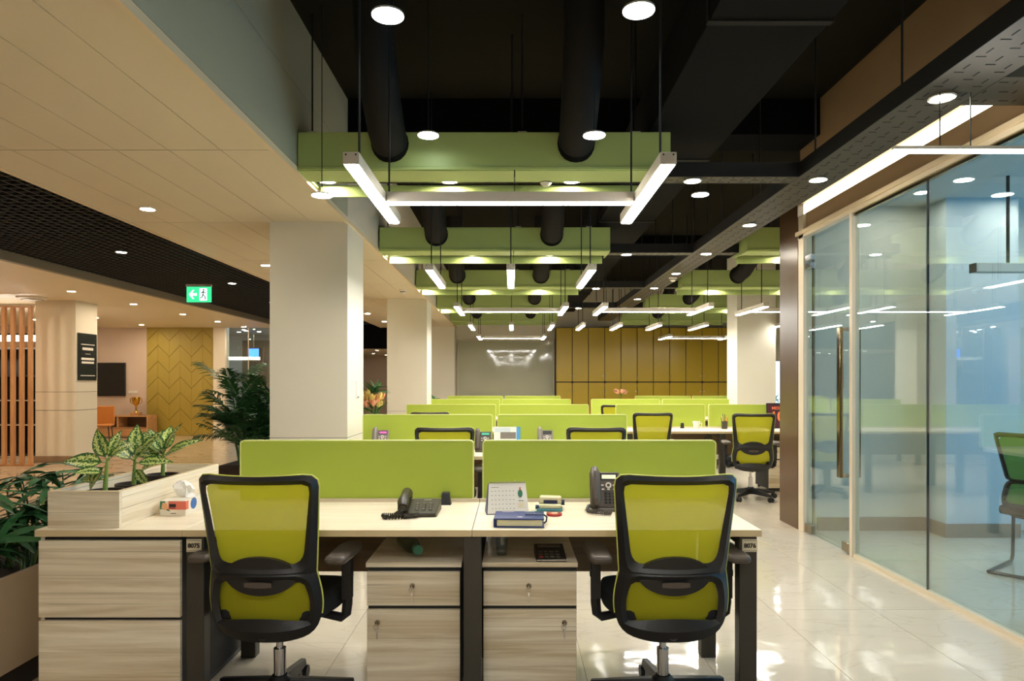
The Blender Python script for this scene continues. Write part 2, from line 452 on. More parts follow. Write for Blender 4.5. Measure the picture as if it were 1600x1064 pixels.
# ceiling slab
ce = struct('ceiling', B(-1.47, 8.2, -4.3, YW + .1, ZS, ZS + .1), 'slab', 'dark painted concrete ceiling slab')
for i, yb in enumerate((0.35, 5.87, 11.35)):
    part('beam', B(-1.42, 8.0, yb, yb + .42, 3.48, ZS), 'slab_beam', ce)
# back wall etc
wb = struct('wall_back', B(-1.95, 6.55, YW, YW + .15, 0, ZS), 'cream', 'cream far wall behind lockers and glass board')
struct('wall_back_window_side', B(7.6, 8.2, YW, YW + .15, 0, ZS), 'cream', parent=wb)
part('wall_above_window', B(6.55, 7.6, YW, YW + .15, 1.92, ZS), 'cream', wb)
part('wall_below_window', B(6.55, 7.6, YW, YW + .15, 0, .6), 'cream', wb)
w3 = struct('window_3', B(6.55, 7.6, YW + .05, YW + .06, .6, 1.92), 'glassclear', 'small bright daylight window on far wall beside white column')
part('window_frame', B(6.55, 7.6, YW, YW + .12, .6, .64).box(6.55, 7.6, YW, YW + .12, 1.88, 1.92).box(6.55, 6.6, YW, YW + .12, .6, 1.92).box(7.55, 7.6, YW, YW + .12, .6, 1.92), 'frame', w3)
struct('wall_right', B(8.0, 8.2, 6.7, YW, 0, ZS), 'cream', 'cream wall along the far right of the open office')
struct('wall_front', B(-12.2, 8.2, -4.4, -4.25, 0, ZS + .1), 'cream', 'cream wall behind the viewpoint')
struct('wall_left', B(-12.3, -12.1, -4.3, 24, 0, 2.9), 'pinkwall', 'pinkish wall at the far left of the lobby')

# ---- left soffit: beige panels
so = struct('ceiling_soffit', B(-3.29, -1.47, -4.3, YW, ZC + .012, ZC + .05), 'carcass', 'beige perforated metal panel soffit over the left walkway')
pw, pl = 0.3117, 1.836
pan = finish(B(.0028, pw - .0028, .005, pl - .005, 0, .011).mesh('ceiling_panel'), M['soffit'])
ys = 4.06 - 4 * pl
while ys < YW - .2:
    for i in range(6):
        link('ceiling_panel', pan, so, (-1.42 - pw * (i + 1), ys, ZC))
    ys += pl
part('edge_trim', B(-1.435, -1.405, -4.3, YW, ZC - .012, ZC + .03), 'trim', so)
fa = struct('trim_1', B(-1.47, -1.42, -4.3, 5.88, ZC + .03, ZS), 'fascia', 'grey green fascia rising from beige soffit to dark ceiling')
part('fascia_panel', B(-1.42, -1.412, -4.2, 5.87, ZC + .04, 3.29), 'fascia', fa)
part('fascia_panel', B(-1.42, -1.412, -4.2, 5.87, 3.297, ZS - .01), 'fascia', fa)
fb = struct('trim_2', B(-1.47, -1.42, 5.88, YW, ZC + .03, ZS), 'cream', 'cream fascia above the soffit beyond the first column')
# ---- black open-cell ceiling
gr = struct('ceiling_grid', B(-5.6, -3.29, -4.3, YW, 3.0, 3.02), 'gridvoid', 'black open cell grid ceiling over the lobby')
mb = MB()
xx = -5.58
while xx < -3.3:
    mb.box(xx, xx + .012, -1.0, YW, 2.80, 2.86); xx += .1
yy = -1.0
while yy < YW:
    mb.box(-5.6, -3.3, yy, yy + .012, 2.80, 2.86); yy += .1
tag(part('grid_bars', mb, 'grid', gr, smooth=False), kind='stuff')
part('edge_trim', B(-3.33, -3.29, -4.3, YW, ZC - .005, 3.0), 'trim', gr)
part('edge_band', B(-5.68, -5.60, -4.3, YW, ZC - .03, 3.0), 'greyband', gr)
lc = struct('ceiling_lobby', B(-12.2, -5.66, -4.3, YW, ZC, ZC + .05), 'soffit', 'beige lobby ceiling with a row of downlights')
# far bulkhead + passage
struct('trim_3', B(-5.6, -1.95, YW - .05, YW + .1, 2.2, 3.0), 'slab_beam', 'dark bulkhead above the far passage between columns')
pa = struct('ceiling_passage', B(-5.6, -1.9, YW + .1, 22, 2.2, 2.25), 'soffit', 'low beige ceiling of the far passage')
struct('wall_passage', B(-5.6, -1.9, 22, 22.1, 0, 2.3), 'pinkwall', 'pinkish end wall of the far passage')
struct('wall_passage_side', B(-1.95, -1.9, YW, 22, 0, 2.3), 'cream', 'cream side wall of the far passage')

# ---- columns
def column(x0, x1, y0, y1, label, h=ZC):
    c = struct('column', B(x0, x1, y0, y1, 0, h), 'column', label)
    part('joint', B(x0 - .001, x1 + .001, y0 - .001, y1 + .001, .868, .872), 'ink', c)
    return c
c1 = column(-2.09, -1.42, 5.89, 6.52, 'big cream square column behind the green screens with wall socket')
sk = part('wall_socket', B(-1.42, -1.412, 6.20, 6.32, 1.20, 1.36), 'whiteplastic', c1, bevel=.003)
part('socket_slot', B(-1.412, -1.410, 6.225, 6.295, 1.205, 1.22), 'ink', sk)
part('cornice', B(-2.10, -1.415, 5.88, 6.53, ZC - .005, ZC + .06), 'column', c1)
c2 = column(-2.07, -1.41, 11.31, 11.95, 'second cream column in the row beside the left soffit')
c3 = column(-2.0, -1.42, 16.9, 17.33, 'far cream pier beside the glass board')
c4 = column(3.73, 4.37, 11.31, 11.84, 'white column in front of the ochre lockers', ZS)
c5 = column(-8.05, -7.37, 11.53, 12.13, 'cream lobby column carrying the black sign')
for zz in (1.18, .87): part('joint', B(-8.052, -7.368, 11.528, 12.132, zz, zz + .008), 'greyband', c5)
part('plinth', B(-8.07, -7.35, 11.51, 12.15, 0, .1), 'kick', c5)

# ================================================================ GLASS MEETING ROOM (right)
wr = struct('wall_room', B(2.76, 6.6, 6.22, 6.32, 0, 2.95), 'roomwall2', 'pale end wall of the glass meeting room')
part('wall_pier', B(3.77, 4.40, 5.93, 6.22, 0, 2.95), 'roomwall', wr)
part('baseboard', B(2.78, 3.77, 6.205, 6.22, 0, .12), 'kick', wr)
part('baseboard', B(3.755, 4.41, 5.915, 5.93, 0, .12).box(3.755, 3.77, 5.93, 6.22, 0, .12), 'kick', wr)
struct('ceiling_room', B(XG + .1, 6.6, -4.3, 6.3, 2.95, 3.0), 'roomceil', 'pale ceiling of the glass meeting room')
ws = struct('wall_room_side', B(6.5, 6.6, -4.3, 6.3, 0, .5).box(6.5, 6.6, -4.3, 6.3, 2.5, 2.95).box(6.5, 6.6, -4.3, .5, .5, 2.5).box(6.5, 6.6, 5.7, 6.3, .5, 2.5), 'roomwall', 'outer wall of the meeting room around the added blue pane')
w4 = struct('added_blue_pane', B(6.53, 6.54, .5, 5.7, .5, 2.5), 'blueglow', 'unseen glowing blue pane added to tint the meeting room')  # added out of view to throw blue light into the room
part('window_frame', B(6.48, 6.56, .5, 5.7, .5, .55).box(6.48, 6.56, .5, 5.7, 2.45, 2.5).box(6.48, 6.56, 2.2, 2.26, .5, 2.5).box(6.48, 6.56, 4.0, 4.06, .5, 2.5), 'frame', w4)  # frame around the added glowing pane
# bulkhead above glass, with cove light
bh = struct('wall_bulkhead', B(XG + .0, XG + .11, -4.3, 6.28, 2.985, ZS), 'brown', 'brown bulkhead above the glass wall')
part('lower_fascia', B(XG + .0, XG + .11, -4.3, 6.28, 2.70, 2.875), 'brown', bh)
part('cove_back', B(XG + .09, XG + .11, -4.3, 6.28, 2.875, 2.985), 'frame', bh)
cv = thing('cove_light', 'long white light strip recessed above the glass wall', 'light', (XG + .06, 0, 2.88))
part('housing', B(.0, .03, -4.2, 6.24, 0, .10), 'alu', cv)
part('diffuser', B(-.045, .0, -4.2, 6.24, .005, .095), 'cove', cv)
gp = struct('window_1', B(XG - .03, XG + .04, -4.2, 6.28, 2.655, 2.70), 'frame', 'floor to ceiling glass partition of the meeting room')
part('top_moulding', B(XG - .045, XG - .03, -4.2, 6.28, 2.685, 2.72), 'trim', gp)
part('floor_rail', B(XG - .022, XG + .022, -4.2, 5.27, 0, .028), 'frame', gp)
part('top_channel', B(XG - .015, XG + .015, -4.2, 5.27, 2.63, 2.655), 'handle', gp)
for a, b in ((4.352, 5.255), (3.424, 4.348), (2.496, 3.42), (1.568, 2.492), (.64, 1.564), (-.288, .636), (-1.216, -.292), (-2.144, -1.22), (-3.072, -2.148), (-4.2, -3.076)):
    part('pane', B(XG - .006, XG + .006, a, b, .02, 2.64), 'glass', gp, smooth=False)
for yb in (4.35, 3.422, 2.494, 1.566, .638):
    part('joint_seal', B(XG - .007, XG + .007, yb - .003, yb + .003, .02, 2.64), 'black', gp)
part('post', B(XG - .03, XG + .03, 5.262, 5.305, 0, 2.66), 'frame', gp, bevel=.004)
part('end_jamb', B(XG - .03, XG + .05, 6.14, 6.25, 0, 2.86), 'frame', gp, bevel=.004)
dr = struct('door_1', B(XG - .006, XG + .006, 5.315, 6.13, .012, 2.64), 'glass', 'frameless glass door with long polished pull handle', smooth=False)
for s in (-1, 1):
    h = part('handle', B(XG + s * .07 - .013, XG + s * .07 + .013, 5.345, 5.40, .60, 1.78), 'handle', dr, bevel=.003)
    part('handle_mount', B(min(XG, XG + s * .07), max(XG, XG + s * .07), 5.36, 5.39, .60, .63).box(min(XG, XG + s * .07), max(XG, XG + s * .07), 5.36, 5.39, 1.75, 1.78), 'chrome', h)
part('lock_plate', B(XG - .02, XG - .006, 5.44, 5.462, 1.30, 1.50), 'steel', dr, bevel=.002)
for k in range(4):
    part('lock_button', B(XG - .023, XG - .02, 5.444, 5.458, 1.32 + k * .045, 1.345 + k * .045), 'black', dr)
for z0, z1 in ((.012, .085), ):
    part('patch_fitting', B(XG - .02, XG + .02, 6.0, 6.13, z0, z1), 'steel', dr, bevel=.003)
    part('patch_fitting', B(XG - .02, XG + .02, 5.315, 5.45, z0, z1), 'steel', dr, bevel=.003)
hg = part('top_hinge', B(XG - .02, XG + .02, 6.02, 6.13, 2.36, 2.41).box(XG - .02, XG + .02, 6.02, 6.13, 2.43, 2.48), 'chrome', dr, bevel=.003)
wp = struct('wall_brown_end', B(2.62, 2.76, 6.26, 6.68, 0, 3.3), 'brown_panel', 'dark brown laminate wall end beside the glass door')
struct('wall_office_side', B(2.76, 8.2, 6.33, 6.52, 0, ZS), 'cream', 'cream wall closing the meeting room from the office')

# ================================================================ CEILING SERVICES
# green suspended beams
def green_beam(x0, x1, y, label, group):
    t = thing('ceiling_beam', label, 'ceiling beam', ((x0 + x1) / 2, y, 2.68), 0, group)
    w = (x1 - x0) / 2
    part('fascia', B(-w, w, 0, .02, .08, .31), 'beam', t, bevel=.004)
    part('lip', B(-w, w, -.012, .0, .06, .08), 'beam', t, bevel=.003)
    part('bottom_panel', B(-w, -.004 + .2, .0, .25, .055, .065), 'beam', t)
    part('bottom_panel', B(.204, w, .0, .25, .055, .065), 'beam', t)
    part('top_panel', B(-w, w, .02, .45, .29, .31), 'beam', t)
    part('end_plate', B(-w, -w + .015, .02, .43, .06, .30), 'beam', t)
    part('end_plate', B(w - .015, w, .02, .43, .06, .30), 'beam', t)
    part('rear_lip', B(-w + .03, .198, .43, .45, 0, .085), 'beam', t, bevel=.004)
    part('rear_lip', B(.202, w - .03, .43, .45, 0, .085), 'beam', t, bevel=.004)
    for sx in (-w + .08, .25, w - .22):
        part('hanger', B(sx - .03, sx + .03, .04, .07, .31, .33), 'alu', t)
        part('hanger_rod', MB().cyl((sx, .055, .33), (sx, .055, ZS - 2.68), .006, n=6), 'rod', t)
    return t
BY = [4.476 + 2.753 * i for i in range(5)]
for i, y in enumerate(BY):
    green_beam(-1.405, 1.04, y, '%s green suspended ceiling beam above the left desk bank' % ORD[i], 'green ceiling beams')
for i, y in enumerate(BY[1:]):
    green_beam(2.49, 4.95, y, '%s green suspended ceiling beam above the right desk bank' % ORD[i], 'green ceiling beams')

# flexible dark ducts dropping into the beams
def duct(x, y, label, lean):
    t = thing('air_duct', label, 'duct', (x, y, 2.78), 0, 'air ducts')
    p = [(0, .0, .13), (lean * .10, -.14, .18), (lean * .22, -.32, .32), (lean * .38, -.50, .56), (lean * .42, -.55, .86)]
    part('duct_tube', MB().tube([(q[0], q[1], q[2]) for q in p], .118, 20), 'duct', t)
    part('collar', MB().tube([(0, .03, .125), (lean * .01, -.02, .14)], .123, 20), 'ductbox', t)
    return t
for i, y in enumerate(BY):
    duct(-.80, y, 'black round duct bending into the %s left green beam, left one' % ORD[i], 0.0)
    duct(.42, y, 'black round duct bending into the %s left green beam, right one' % ORD[i], 0.0)
for i, y in enumerate(BY[1:]):
    duct(3.3, y, 'black round duct bending into the %s right green beam' % ORD[i], .4)
rd = thing('rectangular_duct', 'large black rectangular air duct along the dark ceiling', 'duct', (1.215, 0, 3.05))
part('duct_body', B(-.285, .285, -4.2, 16.5, 0, .36), 'ductbox', rd, bevel=.006)
for k in range(9):
    part('flange', B(-.295, .295, -.8 + k * 2.0, -.76 + k * 2.0, -.008, .37), 'duct', rd)

# cable trays
def slots(mb, x0, x1, y0, y1, z, along):
    a = y0 if along == 'y' else x0; end = y1 if along == 'y' else x1; k = 0
    while a < end - .05:
        for j in range(3):
            f = (j + .5) / 3
            if along == 'y':
                c = x0 + (x1 - x0) * f
                if (k + j) % 2: mb.box(c - .022, c + .022, a, a + .006, z, z + .002)
                else: mb.box(c - .003, c + .003, a, a + .045, z, z + .002)
            else:
                c = y0 + (y1 - y0) * f
                if (k + j) % 2: mb.box(a, a + .006, c - .015, c + .015, z, z + .002)
                else: mb.box(a, a + .045, c - .003, c + .003, z, z + .002)
        a += .075; k += 1
def tray(label, x0, x1, y0, y1, along):
    t = thing('cable_tray', label, 'cable tray', (0, 0, 2.77))
    part('bottom_plate', B(x0, x1, y0, y1, 0, .004), 'tray', t)
    mb = MB(); slots(mb, x0 + .01, x1 - .01, y0, y1, -.0012, along)
    tag(part('slot_pattern', mb, 'slot', t, smooth=False), kind='stuff')
    if along == 'y':
        part('side_rail', B(x0 - .004, x0, y0, y1, 0, .1), 'tray_side', t)
        part('side_rail', B(x1, x1 + .004, y0, y1, 0, .1), 'tray_side', t)
    else:
        part('side_rail', B(x0, x1, y0 - .004, y0, 0, .1), 'tray_side', t)
        part('side_rail', B(x0, x1, y1, y1 + .004, 0, .1), 'tray_side', t)
    n = int(((y1 - y0) if along == 'y' else (x1 - x0)) / 1.0)
    for k in range(n):
        if along == 'y':
            yy = y0 + .5 + k * 1.0
            if yy < 1.5: continue
            part('hanger_rod', MB().cyl((x0 + .01, yy, .1), (x0 + .01, yy, ZS - 2.77), .006, n=6), 'rod', t)
        elif k % 2:
            part('hanger_rod', MB().cyl((x0 + .4 + k, (y0 + y1) / 2, .1), (x0 + .4 + k, (y0 + y1) / 2, ZS - 2.77), .006, n=6), 'rod', t)
    return t
tray('long perforated cable tray running beside the glass wall', 1.99, 2.29, -4.0, 15.8, 'y')
TYS = [4.80, 7.57, 10.32, 13.07]
for i, y in enumerate(TYS):
    tray('%s perforated cross tray over the left desk bank' % ORD[i], -1.40, 1.985, y - .075, y + .075, 'x')
    if i: tray('%s perforated cross tray over the right desk bank' % ORD[i - 1], 2.297, 4.9, y - .075, y + .075, 'x')
tray('short perforated cross tray joining the glass wall bulkhead', 2.297, 2.64, 3.18, 3.5, 'x')

# downlights
dl_ring = finish(MB().lathe([(.050, 0), (.062, 0), (.064, -.004), (.060, -.009), (.050, -.006), (.050, 0)], 24).mesh('ring'), M['whiteplastic'])
dl_lens = finish(MB().lathe([(.001, -.004), (.050, -.004), (.050, -.007), (.001, -.008)], 24).mesh('lens'), M['down'])
dl_lens_dim = finish(MB().lathe([(.001, -.004), (.050, -.004), (.050, -.007), (.001, -.008)], 24).mesh('lens'), M['downdim'])
dl_lens_lobby = finish(MB().lathe([(.001, -.004), (.050, -.004), (.050, -.007), (.001, -.008)], 24).mesh('lens'), M['down_lobby'])
def downlight(x, y, z, label, group, dim=False):
    t = thing('downlight', label, 'downlight', (x, y, z), 0, group)
    link('ring', dl_ring, t); link('lens', dl_lens_dim if dim else (dl_lens_lobby if 'lobby' in group else dl_lens), t)
    return t
for k in range(-4, 8):  # negative steps: unseen lamps added to light the desk fronts
    downlight(2.14, 3.398 + 1.376 * k, 2.768, ('%s round downlight along the long cable tray' % ORD[k]) if k >= 0 else '%s added tray downlight out of view behind the viewpoint' % ORD[-k - 1], 'tray downlights')
for i, y in enumerate(TYS):
    for j, x in enumerate((-1.30, -.44, .42, 1.27)):
        downlight(x, y, 2.768, '%s downlight from the left in the %s cross tray' % (['first', 'second', 'third', 'fourth'][j], ORD[i]), 'cross tray downlights')
    if i:
        for j, x in enumerate((3.05, 4.2)):
            downlight(x, y, 2.768, '%s downlight on the %s cross tray over the right desks' % (['inner', 'outer'][j], ORD[i - 1]), 'right tray downlights')
for k, y in enumerate((-2.1, .4, 2.9, 5.43, 8.04, 10.7, 13.7, 15.5)):  # nearest ones out of view, added to light the desk fronts
    downlight(-2.90, y, ZC, '%s downlight in the beige perforated soffit' % ORD[k], 'soffit downlights')
for k, y in enumerate((5.3, 7.0, 8.7, 10.35, 12.05, 13.85, 15.5, 17.0)):
    downlight(-6.68, y, ZC, '%s downlight in the beige lobby ceiling' % ORD[k], 'lobby downlights')
for k, (x, y) in enumerate(((-8.9, 14.6), (-8.9, 16.4), (-10.5, 15), (-9.6, 12), (-8.4, 10.0), (-8.4, 7.5), (-8.4, 12.9), (-10.4, 10))):  # rows include unseen downlights added to brighten the lobby
    downlight(x, y, ZC, '%s downlight before the lobby television wall, rows extended for brightness' % ORD[k], 'lobby back downlights')
for k, (x, y) in enumerate(((-3.6, 18.2), (-4.3, 18.6), (-3.5, 19.6), (-4.1, 20.2), (-3.9, 21.2), (-4.9, 20.6))):
    downlight(x, y, 2.2, '%s downlight in the far passage ceiling' % ORD[k], 'passage downlights', True)
for k, (x, y) in enumerate(((3.45, 4.7), (3.45, 5.75), (4.5, 4.9), (4.3, 5.6), (3.4, 3.3), (4.8, 3.4))):
    downlight(x, y, 2.95, '%s downlight in the meeting room ceiling' % ORD[k], 'meeting room downlights')
for k in range(4):
    downlight(-4.1 - .25 * (k % 2), 5.2 + 2.4 * k, 2.80, '%s small dim downlight in the black grid ceiling' % ORD[k], 'grid downlights', True)

# lamp reflections in the camera-side glass, built as hanging glowing discs
def disc_reflection(x, y, z, label, top=ZS):
    t = thing('disc_reflection', label, 'light', (x, y, z), 0, 'glass reflections built as discs')
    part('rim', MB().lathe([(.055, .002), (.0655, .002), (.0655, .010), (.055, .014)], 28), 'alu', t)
    part('diffuser', MB().lathe([(.001, -.002), (.064, -.001), (.064, .004), (.001, .004)], 28), 'reflglow', t)
    part('suspension_rod', MB().cyl((0, 0, .01), (0, 0, top - z), .003, n=6), 'rod', t)  # rod added only to carry the reflection disc
disc_reflection(-.504, 2.77, 2.835, 'large glass reflection built as a glowing disc at the top, left of centre')
disc_reflection(.514, 2.77, 2.855, 'large glass reflection built as a glowing disc at the top, right of centre')
disc_reflection(-.52, 4.24, 2.88, 'glass reflection built as a disc before the nearest green beam, by left duct')
disc_reflection(.482, 4.0, 2.793, 'glass reflection built as a disc before the nearest green beam, by right duct', 3.07)
disc_reflection(1.47, 5.33, 2.81, 'glass reflection built as a disc under the black duct beside the long tray', 3.05)
disc_reflection(-1.225, 4.40, 2.55, 'glass reflection built as a disc by the soffit corner and green beam end')

# linear pendants
def bar(parent, x0, x1, y0, y1):
    h = part('housing', B(x0, x1, y0, y1, 0, .052), 'alu', parent, bevel=.003)
    e = .008
    d = part('diffuser', B(x0 + e, x1 - e, y0 + e, y1 - e, -.006, .004), 'tube', parent)
    if y1 - y0 > x1 - x0:
        for sx in (x0 + .014, x1 - .014):
            part('screw', MB().cyl((sx, y0 - .002, .04), (sx, y0 + .001, .04), .004, n=8), 'black', h)
    return h
def rodup(t, x, y, z):
    top = 3.05 if .92 < t.location.x + x < 1.51 else ZS      # hung from the rectangular duct where that is in the way
    part('suspension_rod', MB().cyl((x, y, .05), (x, y, top - z), .0055, n=6), 'rod', t)
ZL = 2.27; W = .035; LL = 1.067
def u_light(xa, xb, y, label):
    t = thing('linear_pendant', label, 'pendant light', ((xa + xb) / 2, y, ZL), 0, 'linear pendant lights')
    w = (xb - xa) / 2
    for s in (-1, 1):
        bar(t, s * w - W, s * w + W, 0, LL)
        rodup(t, s * w, .16, ZL); rodup(t, s * w, .9, ZL)
    bar(t, -w + W + .004, w - W - .004, .60, .655)
    return t
def s_light(x, y, label):
    t = thing('linear_pendant', label, 'pendant light', (x, y, ZL), 0, 'linear pendant lights')
    bar(t, -W, W, 0, LL)
    rodup(t, 0, .16, ZL); rodup(t, 0, .9, ZL)
    return t
LY = [2.88 + 2.72 * i for i in range(5)]
u_light(-.68, .66, .16 - .25, 'unseen frame of linear lights added overhead, out behind the viewpoint')  # unseen lamps added so the desk fronts catch light
for j, x in enumerate((-.68, -.01, .66)):  # further unseen row added for the desk fronts
    s_light(x, -2.56, '%s of three unseen linear lights added far behind the viewpoint' % ['left', 'middle', 'right'][j])
u_light(-.68, .66, LY[0], 'nearest frame of white linear lights with a long crossbar')
for j, x in enumerate((-.68, -.01, .66)):
    s_light(x, LY[1], '%s of three parallel linear lights in the second row' % ['left', 'middle', 'right'][j])
u_light(-.68, .66, LY[2], 'third row frame of linear lights over the left desks')
for j, x in enumerate((-.68, -.01, .66)):
    s_light(x, LY[3], '%s of three short linear lights in the fourth row' % ['left', 'middle', 'right'][j])
u_light(-.68, .66, LY[4], 'farthest frame of linear lights before the glass board')
u_light(1.14, 2.43, LY[2], 'frame of linear lights beyond the long tray')
u_light(3.1, 4.4, LY[2], 'frame of linear lights in front of the white column')
for j, x in enumerate((1.16, 1.76, 2.40, 3.15)):
    s_light(x, LY[3], '%s of four parallel linear lights before the ochre lockers' % ['first', 'second', 'third', 'fourth'][j])
u_light(3.2, 4.5, LY[4], 'farthest frame of linear lights before the lockers')
s_light(4.4, LY[3], 'short linear light partly behind the white column')
lt = thing('line_reflection', 'thin white line reflection across the top of the glass wall, built as a glowing bar', 'light', (2.2, 3.35, 2.49))  # lamp reflection in the glass, built as a hanging glowing bar
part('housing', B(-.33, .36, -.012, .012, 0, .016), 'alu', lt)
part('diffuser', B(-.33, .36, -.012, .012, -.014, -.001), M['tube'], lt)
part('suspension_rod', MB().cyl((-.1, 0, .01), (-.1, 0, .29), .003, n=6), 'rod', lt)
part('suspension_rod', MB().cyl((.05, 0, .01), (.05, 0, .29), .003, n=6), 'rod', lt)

# smoke detectors
def detector(x, y, z, label):
    t = thing('smoke_detector', label, 'detector', (x, y, z), 0, 'smoke detectors')
    part('base', MB().lathe([(.001, 0), (.055, 0), (.055, -.018), (.048, -.022), (.001, -.022)], 24), 'whiteplastic', t)
    part('chamber', MB().lathe([(.044, -.022), (.040, -.040), (.022, -.058), (.001, -.060)], 24), 'whiteplastic', t)
    part('vent_ring', MB().lathe([(.0435, -.029), (.0425, -.037), (.041, -.037), (.041, -.029)], 24), 'slot', t)
detector(.235, 4.74, 2.768, 'white smoke detector under the nearest green beam')
detector(-1.63, 10.2, ZC, 'white detector on the beige soffit before the second column')
detector(2.18, 9.25, 2.768, 'white smoke detector on the long cable tray')

# ================================================================ DESK BENCHES
DW = 2.35          # bench width
def make_bench(label):
    t = thing('office_desk', label, 'desk', (-.162, 2.771, 0), 0, 'two seat desk benches')
    h = DW / 2
    for s in (0, 1):
        x0, x1 = (-h, -.0015) if s == 0 else (.0015, h)
        d = part('desktop', B(x0, x1, 0, .66, .7225, .75), 'wood_top', t, bevel=.0015)
        part('edge_band', B(x0, x1, -.0015, 0, .7228, .7485), 'edge', d)
        part('rear_ledge', B(x0, x1, .645, .66, .75, .766), 'frame', d)
    for x in (-h + .045, 0, h - .05):
        part('leg', B(x - .036, x + .036, .012, .072, 0, .72), 'post', t, bevel=.003)
        part('leg', B(x - .036, x + .036, .57, .63, 0, .72), 'post', t, bevel=.003)
        part('leg_rail', B(x - .03, x + .03, .072, .57, .68, .72), 'post', t)
    part('modesty_panel', B(-h + .09, -.04, .655, .673, .40, .72), 'modesty', t)
    part('modesty_panel', B(.04, h - .09, .655, .673, .40, .72), 'modesty', t)
    for x0, x1 in ((-1.205, -.032), (.015, 1.188)):
        sc = part('privacy_screen', MB().prism(rrect(x0, x1, .757, 1.056, .018), .664, .686), 'screen', t, label='lime green fabric privacy screen')
        bm = MB(); o = rrect(x0, x1, .757, 1.056, .018); i = rrect(x0 + .004, x1 - .004, .761, 1.052, .014)
        n = len(o)
        vs = [(u, .6615, v) for u, v in o] + [(u, .6615, v) for u, v in i] + [(u, .6885, v) for u, v in o] + [(u, .6885, v) for u, v in i]
        oo = rrect(x0 - .002, x1 + .002, .755, 1.058, .02)
        vs[0:n] = [(u, .6615, v) for u, v in oo]; vs[2 * n:3 * n] = [(u, .6885, v) for u, v in oo]
        fs = []
        for k in range(n):
            j = (k + 1) % n
            fs += [(k, j, n + j, n + k), (2 * n + k, 3 * n + k, 3 * n + j, 2 * n + j), (k, 2 * n + k, 2 * n + j, j), (n + k, n + j, 3 * n + j, 3 * n + k)]
        bm.add(vs, fs); part('edge_trim', bm, 'screen_edge', sc)
    return t
bench = make_bench('front two seat desk bench with numbers 8075 and 8076')
for x, s in ((-DW / 2 + .045, '8075'), (DW / 2 - .05, '8076')):
    pl_ = part('number_plate', B(-.031, .031, -.002, 0, -.026, .026), 'plate', bench, (x + (.006 if s == '8076' else -.004), .012, .684), bevel=.002)
    part('plate_rim', B(-.027, .027, -.0028, -.002, .0205, .0225).box(-.027, .027, -.0028, -.002, -.0225, -.0205), 'ink', pl_)
    text('lettering', s, .0245, 'txt', pl_, (0, -.0032, -.001), off=.0009)
ROWY = [2.771, 5.52, 8.31, 11.07, 13.83]
rowname = ['front', 'second', 'third', 'fourth', 'fifth']
plain = None
for i in range(1, 5):
    b = dup(bench, '%s row desk bench of the left bank, seen by its lime screens' % rowname[i], (-.162 + (0, .015, -.02, -.02, -.0)[i], ROWY[i], 0))
    for ch in list(b.children):
        if ch.name.startswith('number_plate'):
            for g in list(ch.children): bpy.data.objects.remove(g)
            bpy.data.objects.remove(ch)
    plain = b
for i in range(2, 5):
    dup(plain, '%s row desk bench of the right bank beside the brown wall end' % rowname[i], (2.57 + (0, 0, 0, 0, 1.25)[i], ROWY[i], 0))

# ---- drawer pedestals
def lock(parent, x, z):
    k = part('lock', MB().tube([(x, -.002, z), (x, -.010, z)], .011, 16), 'brass', parent)
    part('lock_core', MB().tube([(x, -.010, z), (x, -.012, z)], .006, 12), 'post', k)
    part('key', B(x - .0015, x + .0015, -.020, -.012, z - .005, z + .005).tube([(x - .004 + .010 * math.cos(a), -.018, z - .014 + .012 * math.sin(a)) for a in [q * 2 * PI / 10 for q in range(11)]], .0012, 5), 'chrome', k)
    part('spare_key', MB().prism([(x - .004, z - .026), (x + .004, z - .026), (x + .005, z - .036), (x + .002, z - .040), (x + .002, z - .064), (x - .002, z - .066), (x - .002, z - .04), (x - .005, z - .036)], -.016, -.0145), 'chrome', k)
def pedestal(label, x0, y0, left):
    t = thing('drawer_pedestal', label, 'cabinet', (x0, y0, 0), 0, 'drawer pedestals')
    w = .40
    part('body', B(.006, w - .002, .018, .48, .03, .565), 'carcass', t)
    part('top', B(-.002, w + .002, 0, .49, .567, .587), 'wood', t, bevel=.001)
    d = part('drawer', B(.003, w - .004, 0, .018, .405, .548), 'wood', t, bevel=.0012)
    lock(d, .195, .49)
    e = part('door', B(.003, w - .004, 0, .018, .045, .388), 'wood', t, bevel=.0012)
    lock(e, .048 if left else w - .055, .335)
    for sx in (.04, w - .04):
        for sy in (.06, .44):
            part('foot', MB().cyl((sx, sy, 0), (sx, sy, .031), .018, n=12), 'black', t)
    return t
p1 = pedestal('wood drawer pedestal under desk 8075 with lock at left of door', -.616, 2.885, True)
p2 = pedestal('wood drawer pedestal under desk 8076 with lock at right of door', -.124, 2.885, False)
dup(p1, 'small pedestal under the third row right desk by the brown wall', (3.16, 8.40, 0))

# ---- credenza with planter
def credenza(label, loc):
    t = thing('side_cabinet', label, 'cabinet', loc, 0, 'side cabinets')
    part('body', B(.015, .57, .02, 1.0, .03, .715), 'carcass', t)
    part('worktop', B(-.012, .586, 0, 1.02, .722, .75), 'wood_top', t, bevel=.0015)
    part('worktop_edge', B(-.012, .586, -.0015, 0, .7228, .7485), 'edge', t)
    part('drawer', B(0, .576, .004, .022, .393, .705), 'wood', t, bevel=.0015)
    part('drawer', B(0, .576, .004, .022, .06, .379), 'wood', t, bevel=.0015)
    part('side_panel', B(-.003, .014, .022, 1.0, .03, .715), 'wood', t)
    part('plinth', B(.02, .56, .04, .98, 0, .03), 'black', t)
    return t
cz = credenza('ash wood cabinet with two big drawers beside desk 8075', (-1.925, 2.771, 0))
cz3 = dup(cz, 'side cabinet carrying flowers beside the third row desks', (-1.96, ROWY[2], 0))
cz4 = dup(cz, 'side cabinet beside the fifth row desks near the far pier', (-1.96, ROWY[4], 0))
